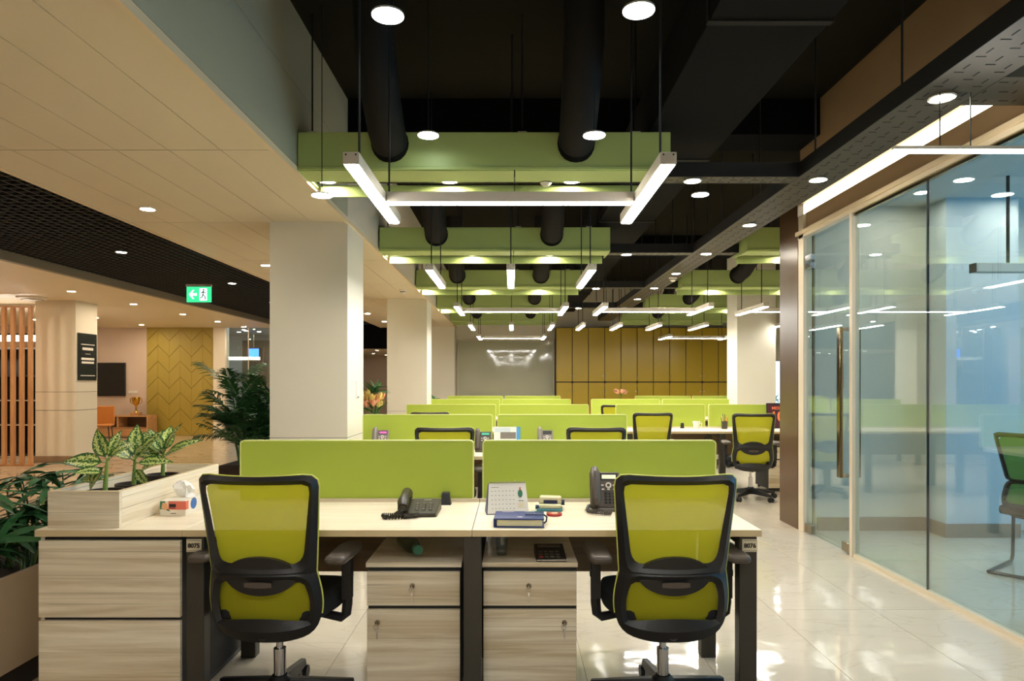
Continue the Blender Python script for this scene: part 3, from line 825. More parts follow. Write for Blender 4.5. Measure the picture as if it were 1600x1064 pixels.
def planter(label, loc):
    t = thing('planter_box', label, 'planter', loc, 0, 'planter boxes on side cabinets')
    a, b, h = .295, .95, .15
    part('front_panel', B(0, a, 0, .018, 0, h), 'wood', t, bevel=.001)
    part('side_panel', B(a - .018, a, .018, b - .018, 0, h), 'wood_side', t, bevel=.001)
    part('side_panel', B(0, .018, .018, b - .018, 0, h), 'wood_side', t, bevel=.001)
    part('rear_panel', B(0, a, b - .018, b, 0, h), 'wood', t, bevel=.001)
    part('base_panel', B(.018, a - .018, .018, b - .018, 0, .012), 'wood', t)
    part('rim', B(0, a, 0, .018, h, h + .0015).box(a - .018, a, .018, b - .018, h, h + .0015).box(0, .018, .018, b - .018, h, h + .0015).box(0, a, b - .018, b, h, h + .0015), 'edge', t)
    return t
pb = planter('ash wood planter box holding three variegated plants', (-1.909, 2.806, .75))
dup(pb, 'planter box holding orange flowers behind the big column', (-1.95, ROWY[2] + .03, .75))
dup(pb, 'far planter box with green plant tips by the far pier', (-1.95, ROWY[4] + .03, .75))

# ---- leaves
def leaf_mesh(L, Wd, curl, fold, m, n=7, name='leaf'):
    """blade from origin along +Y, curling down; returns mesh with an 'edge' attribute"""
    vs = []; ed = []; fs = []
    for i in range(n + 1):
        t = i / n
        w = Wd * (math.sin(PI * min(1, t * 1.02) ** .75) ** .9) * .5 + .0008
        yy = L * t; zz = curl * L * (-(t ** 2))
        for k in (-1, -.5, 0, .5, 1):
            vs.append((w * k, yy, zz + fold * abs(k) * w)); ed.append(1.0 if abs(k) == 1 or t < .05 or t > .95 else (.75 if k == 0 else (.0 if t > .1 else .5)))
    for i in range(n):
        for k in range(4):
            a = i * 5 + k; fs.append((a, a + 1, a + 6, a + 5))
    me = bpy.data.meshes.new(name); me.from_pydata(vs, [], fs); me.update()
    at = me.attributes.new('edge', 'FLOAT', 'POINT'); at.data.foreach_set('value', ed)
    return finish(me, M[m], True, 80)
AG = [leaf_mesh(.165, .080, .22, .22, 'agla'), leaf_mesh(.145, .074, .45, .25, 'agla'), leaf_mesh(.18, .066, .15, .3, 'agla')]
def pot(parent, r, h, m='pot', soil=True):
    part('pot', MB().lathe([(r * .72, -h), (r * .95, -.018), (r, -.018), (r, 0), (r * .9, 0), (r * .88, -.022), (.001, -.022)], 28), m, parent)
    if soil: part('soil', MB().lathe([(.001, -.018), (r * .88, -.018), (r * .88, -.03), (.001, -.03)], 24), 'soil', parent)
def aglaonema(label, loc, leaves, stem_h, tilt):
    t = thing('variegated_plant', label, 'plant', loc, 0, 'variegated plants in the planter box')
    pot(t, .078, .11)
    top = Vector((tilt[0], tilt[1], stem_h))
    part('stem', MB().tube([(0, 0, -.02), top * .5 + Vector((0, 0, 0)), top], [.011, .009, .006], 8), 'stem', t)
    rnd = random.Random(int(loc[1] * 100))
    for dx, dy, dz, zf, kd, sc in leaves:
        base = top * zf
        d = Vector((dx, dy, dz)).normalized()
        nrm = Vector((rnd.uniform(-.5, .5) - dx * .3, -.75 + rnd.uniform(-.3, .3), .7)); nrm = (nrm - d * nrm.dot(d)).normalized(); xx_ = d.cross(nrm)
        foot = base + d * .02
        part('leaf_stalk', MB().tube([base - Vector((0, 0, .03)), base, foot], [.0045, .004, .003], 6), 'stem', t)
        o = link('leaf', AG[kd], t, foot, Matrix((xx_, d, nrm)).transposed().to_euler())
        o.scale = (sc * .84,) * 3
    return t
# leaf directions: (x, y, z, height on stem, kind, scale)
aglaonema('variegated plant in planter box nearest the viewer, drooping left leaf', (-1.765, 2.96, .882),
          [(-.5, .1, 1, 1, 0, 1.0), (.75, -.1, .8, 1, 1, 1.0), (.1, .5, 1, 1, 2, .9), (-.9, -.3, .15, .95, 0, 1.1), (-.75, -.2, -.75, .9, 1, 1.0), (-1, .2, .05, .35, 2, .8), (-.4, -.5, .2, .6, 1, .8)], .125, (.01, 0))
aglaonema('variegated plant in the middle of the planter box', (-1.762, 3.18, .880),
          [(-.1, .2, 1, 1, 0, 1.1), (.75, .1, .95, 1, 2, 1.15), (-.6, .1, .8, 1, 1, 1.05), (-.5, -.5, .5, .95, 0, .9), (1, -.15, .12, .85, 2, 1.1), (.3, -.6, .6, .9, 1, 1.0), (.5, -.3, -.6, .7, 1, .8), (.2, .5, .9, 1, 0, .9)], .11, (.006, 0))
aglaonema('variegated plant at the far end of the planter box', (-1.75, 3.42, .890),
          [(.45, 0, 1, 1, 2, 1.05), (-.75, .1, .75, 1, 0, 1.1), (.05, .3, 1, 1, 1, 1.15), (1, -.1, .5, .95, 2, 1.3), (-1, -.1, .25, .9, 0, 1.1), (.1, -.7, .5, .9, 1, .9), (-.7, -.3, -.2, .7, 1, .9), (.6, -.4, .4, .8, 0, .9), (-.3, -.3, .9, 1, 0, .9)], .10, (.004, 0))

# ---- palms
def frond_mesh(L, n, ll, lw, droop, m, name='frond', seed=0):
    rnd = random.Random(seed); mb = MB(); pts = []
    for i in range(9):
        t = i / 8; pts.append(Vector((0, L * t * (1 - .15 * t), L * (.55 * t - droop * t * t))))
    mb.tube(pts, [.005 * (1 - .8 * i / 8) for i in range(9)], 5)
    for i in range(n):
        t = .22 + .78 * (i + .5) / n
        f = t * 8; k = min(7, int(f)); p = pts[k].lerp(pts[k + 1], f - k); d = (pts[k + 1] - pts[k]).normalized()
        for s in (-1, 1):
            side = Vector((s, 0, 0)); ln = ll * (math.sin(PI * (.15 + .8 * t)) * .8 + .25) * rnd.uniform(.85, 1.15)
            dirv = (side * .8 + d * .75 + Vector((0, 0, rnd.uniform(-.15, .15)))).normalized()
            e1 = p + dirv * ln * .5 + Vector((0, 0, -ln * .03)); e2 = p + dirv * ln + Vector((0, 0, -ln * .28))
            wv = (d - dirv * d.dot(dirv)).normalized()
            mb.add([p, p + dirv * ln * .25 + wv * lw, e1 + wv * lw, e2, e1 - wv * lw * .8, p + dirv * ln * .25 - wv * lw * .8], [(0, 1, 2, 4, 5), (2, 3, 4)])
    me = bpy.data.meshes.new(name); me.from_pydata(mb.v, [], mb.f); me.update()
    return finish(me, M[m], False)
def palm(label, loc, nf, L, ll, lw, pot_r, pot_h, m, spread, hs, ncane=7, potm='pot', cat='plant', square=False, nleaf=13, seed=1, dmin=.12, dmax=.5):
    rnd = random.Random(seed)
    t = thing('potted_palm', label, cat, loc, 0)
    FR = [frond_mesh(L * q, nleaf, ll, lw, rnd.uniform(dmin, dmax), m, seed=seed * 10 + k) for k, q in enumerate((1, .85, .7, .95))]
    if square:
        r0, r1 = pot_r * .72, pot_r
        mb = MB().add([(-r0, -r0, 0), (r0, -r0, 0), (r0, r0, 0), (-r0, r0, 0), (-r1, -r1, pot_h), (r1, -r1, pot_h), (r1, r1, pot_h), (-r1, r1, pot_h)],
                      [(0, 3, 2, 1), (0, 1, 5, 4), (1, 2, 6, 5), (2, 3, 7, 6), (3, 0, 4, 7), (4, 5, 6, 7)])
        part('pot', mb, potm, t, bevel=.01)
        part('soil', MB().box(-r1 * .9, r1 * .9, -r1 * .9, r1 * .9, pot_h, pot_h + .008), 'soil', t)
    else:
        part('pot', MB().lathe([(pot_r * .7, 0), (pot_r, pot_h), (pot_r * .92, pot_h), (.001, pot_h - .03)], 28), potm, t)
        part('soil', MB().lathe([(.001, pot_h - .025), (pot_r * .9, pot_h - .02), (pot_r * .9, pot_h - .04), (.001, pot_h - .04)], 20), 'soil', t)
    canes = []
    for k in range(ncane):
        a = rnd.uniform(0, 6.28); r = pot_r * .55 * rnd.random() ** .5; h = hs * rnd.uniform(.35, 1)
        p0 = Vector((r * math.cos(a), r * math.sin(a), pot_h)); p1 = p0 + Vector((math.cos(a) * spread * .25, math.sin(a) * spread * .25, h))
        canes.append((p0, p1))
        part('cane', MB().tube([p0, p0.lerp(p1, .5) + Vector((.005, 0, 0)), p1], [.009, .007, .005], 6), 'palm', t)
    for k in range(nf):
        p0, p1 = canes[k % ncane]; b = p0.lerp(p1, rnd.uniform(.35, 1.0))
        o = link('frond', FR[k % 4], t, b, (math.radians(rnd.uniform(-8, 42)), rnd.uniform(-.3, .3), rnd.uniform(0, 6.28)))
    return t
palm('tall dark green palm in a brown pot behind the big column', (-2.64, 6.95, 0), 120, .50, .15, .008, .27, .52, 'palm2', .5, .85, 13, square=True, seed=3, nleaf=17)

# ---- lady palms in the stone planter at far left
tp = thing('stone_planter', 'long stone floor planter at the left edge, beside the wood cabinet', 'planter', (-2.15, 3.0, 0))
part('wall_panel', B(-.02, 0, -1.4, 1.35, .11, .52), 'planter_box', tp, bevel=.003)
part('wall_panel', B(-.62, -.60, -1.4, 1.35, .11, .52), 'planter_box', tp, bevel=.003)
part('end_panel', B(-.60, -.02, 1.33, 1.35, .11, .52), 'planter_box', tp, bevel=.003)
part('end_panel', B(-.60, -.02, -1.4, -1.38, .11, .52), 'planter_box', tp, bevel=.003)
part('plinth', B(-.60, -.02, -1.38, 1.33, 0, .11), 'black', tp)
part('soil', B(-.60, -.02, -1.38, 1.33, .11, .47), 'soil', tp)
def fan_mesh(n, L, Wd, seed):
    rnd = random.Random(seed); mb = MB()
    for i in range(n):
        a = math.radians(-95 + 190 * i / (n - 1)) + rnd.uniform(-.08, .08); l = L * (1 - .25 * abs(i - (n - 1) / 2) / n * 2) * rnd.uniform(.85, 1.1)
        d = Vector((math.sin(a), math.cos(a), rnd.uniform(.0, .25))).normalized(); s = Vector((math.cos(a), -math.sin(a), 0))
        vs = []; N = 5
        for k in range(N + 1):
            t = k / N; w = Wd * .5 * (math.sin(PI * (.12 + .83 * t)) ** .8) * (1 if k < N else .15)
            p = d * l * t + Vector((0, 0, -l * .38 * t * t))
            vs += [p - s * w + Vector((0, 0, w * .25)), p, p + s * w + Vector((0, 0, w * .25))]
        fs = []
        for k in range(N):
            b = k * 3; fs += [(b, b + 1, b + 4, b + 3), (b + 1, b + 2, b + 5, b + 4)]
        mb.add(vs, fs)
    me = bpy.data.meshes.new('fan_leaf'); me.from_pydata(mb.v, [], mb.f); me.update()
    return finish(me, M['palm2'], True, 60)
FANS = [fan_mesh(7, .21, .034, 1), fan_mesh(8, .19, .030, 2), fan_mesh(6, .23, .036, 3)]
def lady_palm(label, loc, nst, hmax, seed):
    rnd = random.Random(seed)
    t = thing('lady_palm', label, 'plant', loc, 0, 'lady palms in the stone planter')
    for k in range(nst):
        a = rnd.uniform(0, 6.28); h = hmax * rnd.uniform(.35, 1.0)
        p0 = Vector((rnd.uniform(-.08, .08), rnd.uniform(-.1, .1), 0)); p1 = p0 + Vector((math.cos(a) * .1, math.sin(a) * .1, h))
        part('cane', MB().tube([p0, p0.lerp(p1, .5) + Vector((0, 0, .02)), p1], [.007, .005, .003], 6), 'stem' if k % 3 == 0 else 'palm2', t)
        o = link('fan_leaf', FANS[k % 3], t, p1, (rnd.uniform(-.2, .7), rnd.uniform(-.3, .3), rnd.uniform(0, 6.28)))
        o2 = link('fan_leaf', FANS[(k + 1) % 3], t, p0.lerp(p1, .6), (rnd.uniform(-.2, .6), rnd.uniform(-.3, .3), rnd.uniform(0, 6.28))); o2.scale = (.8,) * 3
    return t
lady_palm('dark lady palm in the stone planter at the very left edge', (-2.36, 2.92, .47), 13, .40, 11)
lady_palm('dark lady palm in the stone planter close behind the cabinet corner', (-2.33, 3.28, .47), 14, .42, 12)
lady_palm('dark lady palm in the stone planter, farthest along it', (-2.35, 3.75, .47), 13, .42, 13)

# ---- flowers
petal = leaf_mesh(.10, .06, -.5, .4, 'flower_pink', 5, 'petal'); petal_y = leaf_mesh(.095, .055, -.5, .4, 'flower_yellow', 5, 'petal')
gleaf = leaf_mesh(.2, .04, .3, .3, 'palm', 5)
def bouquet(label, loc, n, hz, spread, seed, nl=26, kinds=(0, 1)):
    rnd = random.Random(seed)
    t = thing('flower_arrangement', label, 'flowers', loc, 0)
    pot(t, .09, .12)
    for k in range(nl):
        a = rnd.uniform(0, 6.28); link('leaf', gleaf, t, (math.cos(a) * .03, math.sin(a) * .03, rnd.uniform(.0, hz)), (math.radians(rnd.uniform(15, 80)), rnd.uniform(-.4, .4), a))
    for k in range(n):
        c = Vector((rnd.uniform(-spread, spread), rnd.uniform(-spread, spread), rnd.uniform(.1, hz * .75)))
        part('flower_stem', MB().tube([(0, 0, -.02), c * .5, c], .003, 5), 'stem', t)
        for j in range(7):
            link('petal', petal if kinds[k % 2] == 0 else petal_y, t, c, (math.radians(rnd.uniform(25, 65)), 0, j * 2 * PI / 7 + rnd.uniform(-.2, .2)))
    return t
bouquet('orange and yellow lilies with leaves seen between the two left columns', (-1.76, ROWY[2] + .45, .90), 22, .36, .17, 5, 46)
bouquet('pale pink flowers standing before the ochre lockers', (2.28, 14.4, .98), 5, .18, .14, 6, 4, (0, 0))
bouquet('small leafy plant tips beside the far pier', (-1.62, ROWY[4] + .2, .90), 0, .14, .1, 8, 10)
# shelf for the far pink flowers: low cabinet
lcab = thing('low_cabinet', 'low cabinet behind the right bank carrying pink flowers', 'cabinet', (2.28, 14.4, 0))
part('body', B(-.2, .2, -.14, .14, .02, .84), 'wood', lcab); part('top', B(-.21, .21, -.15, .15, .84, .86), 'wood_top', lcab); part('plinth', B(-.19, .19, -.13, .13, 0, .02), 'black', lcab)

# ================================================================ OFFICE CHAIRS
def back_y(u, z):
    t = z - .62
    return -.205 + (-.16 * t - .05 * t * t if t > 0 else -.12 * t) + .055 * (u / .235) ** 2
def shell(loop, y_off): return [(u, back_y(u, z) + y_off, z) for u, z in loop]
def annulus(mb, outer, inner, c, n, th):
    o = ray_sample(outer, c, n); i = ray_sample(inner, c, n)
    f = [(o, -th / 2), (i, -th / 2), (i, th / 2), (o, th / 2)]
    vs = []
    mid = [((a[0] + b[0]) / 2, (a[1] + b[1]) / 2) for a, b in zip(o, i)]
    rings = [(o, 0), (mid, -th * .6), (i, 0), (mid, th * .6)]
    for lp, yo in rings: vs += shell(lp, yo)
    fs = []
    for r in range(4):
        r2 = (r + 1) % 4
        for k in range(n):
            j = (k + 1) % n; fs.append((r * n + k, r * n + j, r2 * n + j, r2 * n + k))
    mb.add(vs, fs)
def filled(loop, c, n, yo, rings=5):
    l = ray_sample(loop, c, n); vs = []; fs = []
    for r in range(rings):
        s = (r + 1) / rings
        for u, z in l:
            uu = c[0] + (u - c[0]) * s; zz = c[1] + (z - c[1]) * s; vs.append((uu, back_y(uu, zz) + yo, zz))
    vs.append((c[0], back_y(*c) + yo, c[1])); m = len(vs) - 1
    for k in range(n): fs.append((m, k, (k + 1) % n))
    for r in range(rings - 1):
        for k in range(n):
            j = (k + 1) % n; fs.append((r * n + k, r * n + j, (r + 1) * n + j, (r + 1) * n + k))
    return MB().add(vs, fs)
def make_chair(label):
    t = thing('office_chair', label, 'office chair', (0, 0, 0), 0, 'mesh office chairs')
    up_o = round_poly([(-.238, 1.0), (-.207, .588), (.207, .588), (.238, 1.0), (0, .992)], [.05, .01, .01, .05, .2])
    up_i = round_poly([(-.206, .962), (-.164, .648), (0, .640), (.164, .648), (.206, .962)], [.03, .05, .1, .05, .03])
    lo_o = round_poly([(-.206, .635), (-.232, .49), (-.205, .368), (-.10, .335), (.10, .335), (.205, .368), (.232, .49), (.206, .635)], [.02, .1, .06, .06, .06, .06, .1, .02])
    lo_i = round_poly([(-.163, .574), (-.183, .50), (-.176, .414), (0, .436), (.176, .414), (.183, .50), (.163, .574)], [.02, .03, .015, .15, .015, .03, .02])
    mb = MB(); annulus(mb, up_o, up_i, (0, .80), 72, .030); annulus(mb, lo_o, lo_i, (0, .52), 64, .030)
    fr = part('back_frame', mb, 'black', t)
    # piping along the outer edge
    loop = [p for p in ray_sample(up_o, (0, .80), 72) if p[1] > .625]
    loop.sort(key=lambda p: math.atan2(p[0], p[1] - .60))
    lowl = [p for p in ray_sample(lo_o, (0, .52), 64) if .42 < p[1] <= .625]
    lft = sorted([p for p in lowl if p[0] < 0], key=lambda p: p[1]); rgt = sorted([p for p in lowl if p[0] > 0], key=lambda p: -p[1])
    path = lft + loop + rgt
    part('piping', MB().tube(shell(path, .006), .0042, 6), 'piping', fr)
    part('upper_mesh', filled(round_poly([(-.212, .968), (-.174, .645), (.174, .645), (.212, .968)], .03), (0, .80), 48, .018), 'mesh', t, label='olive yellow mesh back')
    part('lower_mesh', filled(round_poly([(-.172, .595), (-.19, .50), (-.182, .405), (.182, .405), (.19, .50), (.172, .595)], .02), (0, .515), 40, .018), 'mesh', t, label='olive yellow lower mesh')
    # lumbar
    el = [(.142 * math.cos(a), .602 + .077 * math.sin(a)) for a in [2 * PI * k / 40 for k in range(40)]]
    bm = filled(el, (0, .602), 40, -.008, 4); b2 = filled(el, (0, .602), 40, .014, 4); n0 = len(bm.v); bm.add(b2.v, b2.f)
    rim = 3 * 40
    bm.f += [(rim + k, rim + (k + 1) % 40, n0 + rim + (k + 1) % 40, n0 + rim + k) for k in range(40)]
    lu = part('lumbar_support', bm, 'black', t)
    grip = [(.078 * math.cos(a), .572 + .012 * math.sin(a)) for a in [2 * PI * k / 20 for k in range(20)]]
    part('lumbar_grip', filled(grip, (0, .572), 20, -.022, 2), 'phone', lu)
    # seat
    so_ = round_poly([(-.20, -.145), (-.245, .03), (-.235, .25), (-.18, .295), (.18, .295), (.235, .25), (.245, .03), (.20, -.145)], .06, 5)
    n = len(so_)
    def ring(s, z, dz=0): return [(u * s, v * s + .02 * (1 - s), z + dz * (v)) for u, v in so_]
    vs = ring(.86, .395) + ring(.99, .415) + ring(1.0, .445) + ring(.95, .472) + ring(.6, .478)
    fs = [(r * n + k, r * n + (k + 1) % n, (r + 1) * n + (k + 1) % n, (r + 1) * n + k) for r in range(4) for k in range(n)]
    fs += [tuple(range(n - 1, -1, -1)), tuple(4 * n + k for k in range(n))]
    part('seat', MB().add(vs, fs), 'chair_fabric', t)
    part('seat_mechanism', B(-.10, .10, -.13, .13, .345, .398), 'black_matte', t, bevel=.015)
    part('back_bracket', MB().tube([(0, -.05, .37), (0, -.13, .350), (0, -.175, .365)], [.03, .028, .022], 10), 'black', t)
    # arms
    for s in (-1, 1):
        a = part('armrest', MB().tube([(s * .17, .03, .385), (s * .250, .03, .370), (s * .270, .03, .388), (s * .275, .03, .43), (s * .275, .03, .55)], [.017, .019, .021, .021, .019], 10)
                 .box(s * .275 - .018, s * .275 + .018, .006, .054, .45, .638), 'black', t)
        pad = [(-.042, -.185), (.042, -.185), (.048, .05), (.03, .125), (-.03, .125), (-.048, .05)]
        pp = round_poly(pad, .025, 4)
        part('arm_pad', MB().prism([(u + s * .275, v + .03) for u, v in pp], .634, .666, axis='z'), 'phone', a, bevel=.012)
        part('arm_button', B(s * .275 + s * .018 - .006, s * .275 + s * .018 + .006, .016, .036, .54, .565), 'black', a)
    # base
    part('gas_lift', MB().tube([(0, 0, .10), (0, 0, .25)], .025, 16).tube([(0, 0, .24), (0, 0, .36)], .0145, 14), 'chrome', t)
    hub = MB().lathe([(.045, .06), (.05, .075), (.045, .125), (.03, .14), (.03, .06)], 20)
    part('base_hub', hub, 'black', t)
    for k in range(5):
        a = 2 * PI * k / 5 + .35; c, s_ = math.cos(a), math.sin(a)
        lg = MB(); w0, w1 = .028, .017
        P = [(.03, w0, .065, .125), (.30, w1, .058, .085)]
        vs = []
        for r, w, z0, z1 in P:
            for (dw, z) in ((-w, z0), (w, z0), (w * .7, z1), (-w * .7, z1)): vs.append((c * r - s_ * dw, s_ * r + c * dw, z))
        lg.add(vs, [(0, 1, 2, 3), (4, 7, 6, 5), (0, 4, 5, 1), (1, 5, 6, 2), (2, 6, 7, 3), (3, 7, 4, 0)])
        L = part('base_leg', lg, 'black', t, bevel=.004)
        cm = MB(); x, y_ = c * .295, s_ * .295; px, py = -s_, c
        for q in (-.015, .015):
            cm.cyl((x + px * (q - .009), y_ + py * (q - .009), .028), (x + px * (q + .009), y_ + py * (q + .009), .028), .028, n=16)
        cm.cyl((x, y_, .03), (x, y_, .06), .009, n=8)
        part('caster', cm, 'black', L)
    return t
chair = make_chair('olive mesh office chair at the left front desk beside the wood cabinet')
chair.location = (-.962, 2.83, 0); chair.rotation_euler = (0, 0, math.radians(-3))
dup(chair, 'olive mesh office chair at the right front desk before the brown phone', (.625, 2.83, 0), math.radians(1))
dup(chair, 'mesh office chair behind the left front screen, black headrim showing', (-.535, 5.56, 0), math.radians(2))
dup(chair, 'mesh office chair behind the right front screen, black headrim showing', (.67, 5.56, 0), math.radians(-3))
dup(chair, 'mesh chair top peeking over the second row left screen', (-.97, 8.28, 0), 0)
dup(chair, 'olive mesh chair at the left seat of the third row right desk', (1.62, 8.10, .0), math.radians(2))
dup(chair, 'olive mesh chair with its lower back in view by the brown wall', (2.76, 7.9, -.0), math.radians(-10))
dup(chair, 'mesh chair top showing over right screens, left of two', (1.62, 10.85, 0), 0)
dup(chair, 'mesh chair top showing over right screens, right of two', (3.32, 10.85, 0), 0)

# visitor chair in the meeting room
def visitor(label, loc, rz):
    t = thing('visitor_chair', label, 'chair', loc, rz)
    up_o = round_poly([(-.24, 1.0), (-.17, .66), (.17, .66), (.24, 1.0)], .03); up_i = round_poly([(-.205, .968), (-.142, .675), (.142, .675), (.205, .968)], .02)
    lo_o = round_poly([(-.17, .67), (-.215, .50), (-.16, .40), (.16, .40), (.215, .50), (.17, .67)], .06); lo_i = round_poly([(-.135, .645), (-.18, .50), (.18, .50), (.135, .645)], .02)
    mb = MB(); annulus(mb, up_o, up_i, (0, .82), 56, .026); annulus(mb, lo_o, lo_i, (0, .55), 48, .026)
    part('back_frame', mb, 'black', t)
    part('back_mesh', filled(round_poly([(-.21, .972), (-.145, .67), (.145, .67), (.21, .972)], .02), (0, .82), 40, .008), 'mesh_dark', t)
    part('lower_mesh', filled(round_poly([(-.14, .65), (-.185, .49), (.185, .49), (.14, .65)], .02), (0, .56), 40, .008), 'mesh_dark', t)
    part('seat', MB().prism(rrect(-.22, .22, -.2, .26, .06), .42, .475, axis='z'), 'chair_fabric', t, bevel=.015)
    for s in (-1, 1):
        part('sled_leg', MB().tube([(s * .2, -.16, .43), (s * .24, .2, .42), (s * .25, .27, .38), (s * .25, .25, .05), (s * .25, .22, .015), (s * .25, -.26, .014)], .012, 10), 'black', t)
    part('floor_bar', MB().tube([(-.25, -.26, .014), (.25, -.26, .014)], .012, 10), 'black', t)
    return t
visitor('green mesh visitor chair on sled base behind the glass wall', (3.72, 4.78, 0), math.radians(-52))

# ================================================================ THINGS ON THE DESKS
ZD = .75
def coil(mb, pts, r, wr, turns, n=6):
    """a coiled cord following pts"""
    pts = [Vector(p) for p in pts]; N = turns * n; out = []
    seg = len(pts) - 1
    for i in range(N + 1):
        f = i / N * seg; k = min(seg - 1, int(f)); p = pts[k].lerp(pts[k + 1], f - k); d = (pts[k + 1] - pts[k]).normalized()
        a = d.cross(Vector((0, 0, 1)));
        if a.length < .1: a = Vector((1, 0, 0))
        a.normalize(); b = d.cross(a); an = 2 * PI * i / n
        out.append(p + (a * math.cos(an) + b * math.sin(an)) * r)
    mb.tube(out, wr, 5)
    return mb

# flat desk phone
fp = thing('flat_desk_phone', 'low brown desk phone with coiled cord on desk 8075', 'phone', (-.425, 3.115, ZD), math.radians(4))
part('base', MB().add([(-.085, -.09, 0), (.085, -.09, 0), (.10, .09, 0), (-.085, .09, 0), (-.085, -.09, .018), (.08, -.09, .018), (.10, .09, .055), (-.085, .09, .055)],
     [(0, 3, 2, 1), (4, 5, 6, 7), (0, 1, 5, 4), (1, 2, 6, 5), (2, 3, 7, 6), (3, 0, 4, 7)]), 'phone2', fp, bevel=.006)
hs = part('handset', MB().tube([(-.065, -.085, .045), (-.065, -.06, .062), (-.062, 0, .078), (-.058, .06, .084), (-.056, .092, .076)], [.022, .027, .02, .026, .022], 12), 'phone2', fp)
part('earpiece', MB().cyl((-.066, -.07, .055), (-.066, -.068, .03), .024, n=14).cyl((-.058, .072, .088), (-.058, .074, .06), .024, n=14), 'phone2', hs)
for i in range(3):
    for j in range(4):
        y_ = -.055 + j * .022; z_ = .018 + (y_ + .09) * .2056
        part('key', B(-.013 + i * .030, .003 + i * .030, y_, y_ + .011, z_, z_ + .005), 'phone', fp)
        part('key_mark', B(-.010 + i * .030, -.002 + i * .030, y_ + .002, y_ + .008, z_ + .005, z_ + .0056), 'key_white', fp)
part('logo_bar', B(.02, .055, .066, .071, .0505, .0515), 'key_white', fp)
mb = MB(); coil(mb, [(-.07, -.085, .03), (-.10, -.10, .012), (-.15, -.09, .012), (-.135, -.13, .012), (-.06, -.125, .012), (-.02, -.105, .012), (.005, -.10, .014)], .009, .0035, 34)
part('cord', mb, 'phone2', fp)
# small black wedge speaker
sp = thing('black_stand', 'small black tapered block against the left front screen', 'holder', (-.325, 3.36, ZD))
part('block', MB().add([(-.024, -.03, 0), (.024, -.03, 0), (.024, .03, 0), (-.024, .03, 0), (-.018, -.02, .058), (.018, -.02, .058), (.018, .025, .058), (-.018, .025, .058)],
     [(0, 3, 2, 1), (4, 5, 6, 7), (0, 1, 5, 4), (1, 2, 6, 5), (2, 3, 7, 6), (3, 0, 4, 7)]), 'black', sp, bevel=.003)
part('foot_pad', B(-.026, .026, -.032, .032, 0, .003), 'black_matte', sp)
# desk calendar
cal = thing('desk_calendar', 'spiral desk calendar with navy stand leaning by the screens', 'calendar', (-.022, 3.14, ZD), math.radians(7))
hgt, lean_ = .135, .045
def cal_pt(x, t, off=0): return (x, -lean_ * (1 - t) + 0 - off * .95, hgt * t + off * .3)
cv_ = MB().add([(-.095, -lean_, 0), (.095, -lean_, 0), (.085, 0, hgt), (-.085, 0, hgt), (-.095, -lean_ + .003, 0), (.095, -lean_ + .003, 0), (.085, .003, hgt), (-.085, .003, hgt)], [(0, 1, 2, 3), (7, 6, 5, 4), (0, 4, 5, 1), (1, 5, 6, 2), (2, 6, 7, 3), (3, 7, 4, 0)])
part('page', cv_, 'paper', cal)
part('stand', MB().add([(-.097, .055, 0), (.097, .055, 0), (.086, .004, hgt), (-.086, .004, hgt), (-.097, .058, 0), (.097, .058, 0), (.086, .007, hgt), (-.086, .007, hgt)], [(0, 1, 2, 3), (7, 6, 5, 4), (0, 4, 5, 1), (1, 5, 6, 2), (2, 6, 7, 3), (3, 7, 4, 0)])
     .box(-.097, .097, -lean_, .057, 0, .004), 'navy_dark', cal)
part('side_flap', MB().add([(-.097, -lean_, 0), (-.097, .057, 0), (-.086, .006, hgt), (-.099, -lean_, 0), (-.099, .057, 0), (-.088, .006, hgt)], [(0, 1, 2), (5, 4, 3), (0, 3, 4, 1), (1, 4, 5, 2), (2, 5, 3, 0)]), 'navy', cal)
for k in range(24):
    x = -.08 + k * .16 / 23
    part('spiral_ring', MB().tube([(x, .003 + .008 * math.cos(a), hgt + .001 + .008 * math.sin(a)) for a in [q * 2 * PI / 8 for q in range(9)]], .0009, 4), 'chrome', cal)
def on_page(mb, x0, x1, t0, t1):
    e = .0008
    mb.add([(x0, -lean_ * (1 - t0) - e, hgt * t0 + .0003), (x1, -lean_ * (1 - t0) - e, hgt * t0 + .0003), (x1, -lean_ * (1 - t1) - e, hgt * t1 + .0003), (x0, -lean_ * (1 - t1) - e, hgt * t1 + .0003)], [(0, 1, 2, 3)])
mb = MB(); on_page(mb, -.075, -.04, .86, .875)
for r in range(5):
    for c in range(7): on_page(mb, -.075 + c * .0165, -.069 + c * .0165, .74 - r * .14, .757 - r * .14)
on_page(mb, .048, .072, .42, .44)
part('print', mb, 'ink', cal)
mb = MB(); on_page(mb, .045, .077, .2, .38); part('notes_block', mb, 'plate', cal)
mb = MB(); cx_, ct = .058, .66
pts = [(cx_ + .011 * math.cos(a), ct + .13 * math.sin(a)) for a in [q * 2 * PI / 16 for q in range(16)]]
mb.add([(x, -lean_ * (1 - t) - .0009, hgt * t + .0003) for x, t in pts], [tuple(range(16))])
part('picture', mb, 'c_green', cal)
mb = MB(); on_page(mb, .054, .062, .76, .86); part('picture_accent', mb, 'c_red', cal)
# pen lying
pe = thing('blue_marker', 'blue marker pen lying between calendar and notebook', 'pen', (.055, 3.055, ZD + .012), math.radians(6))
part('barrel', MB().tube([(-.11, 0, 0), (.03, 0, 0)], .0095, 12), 'navy', pe)
part('cap', MB().tube([(.03, 0, 0), (.075, 0, 0)], .0105, 12), 'teal', pe)
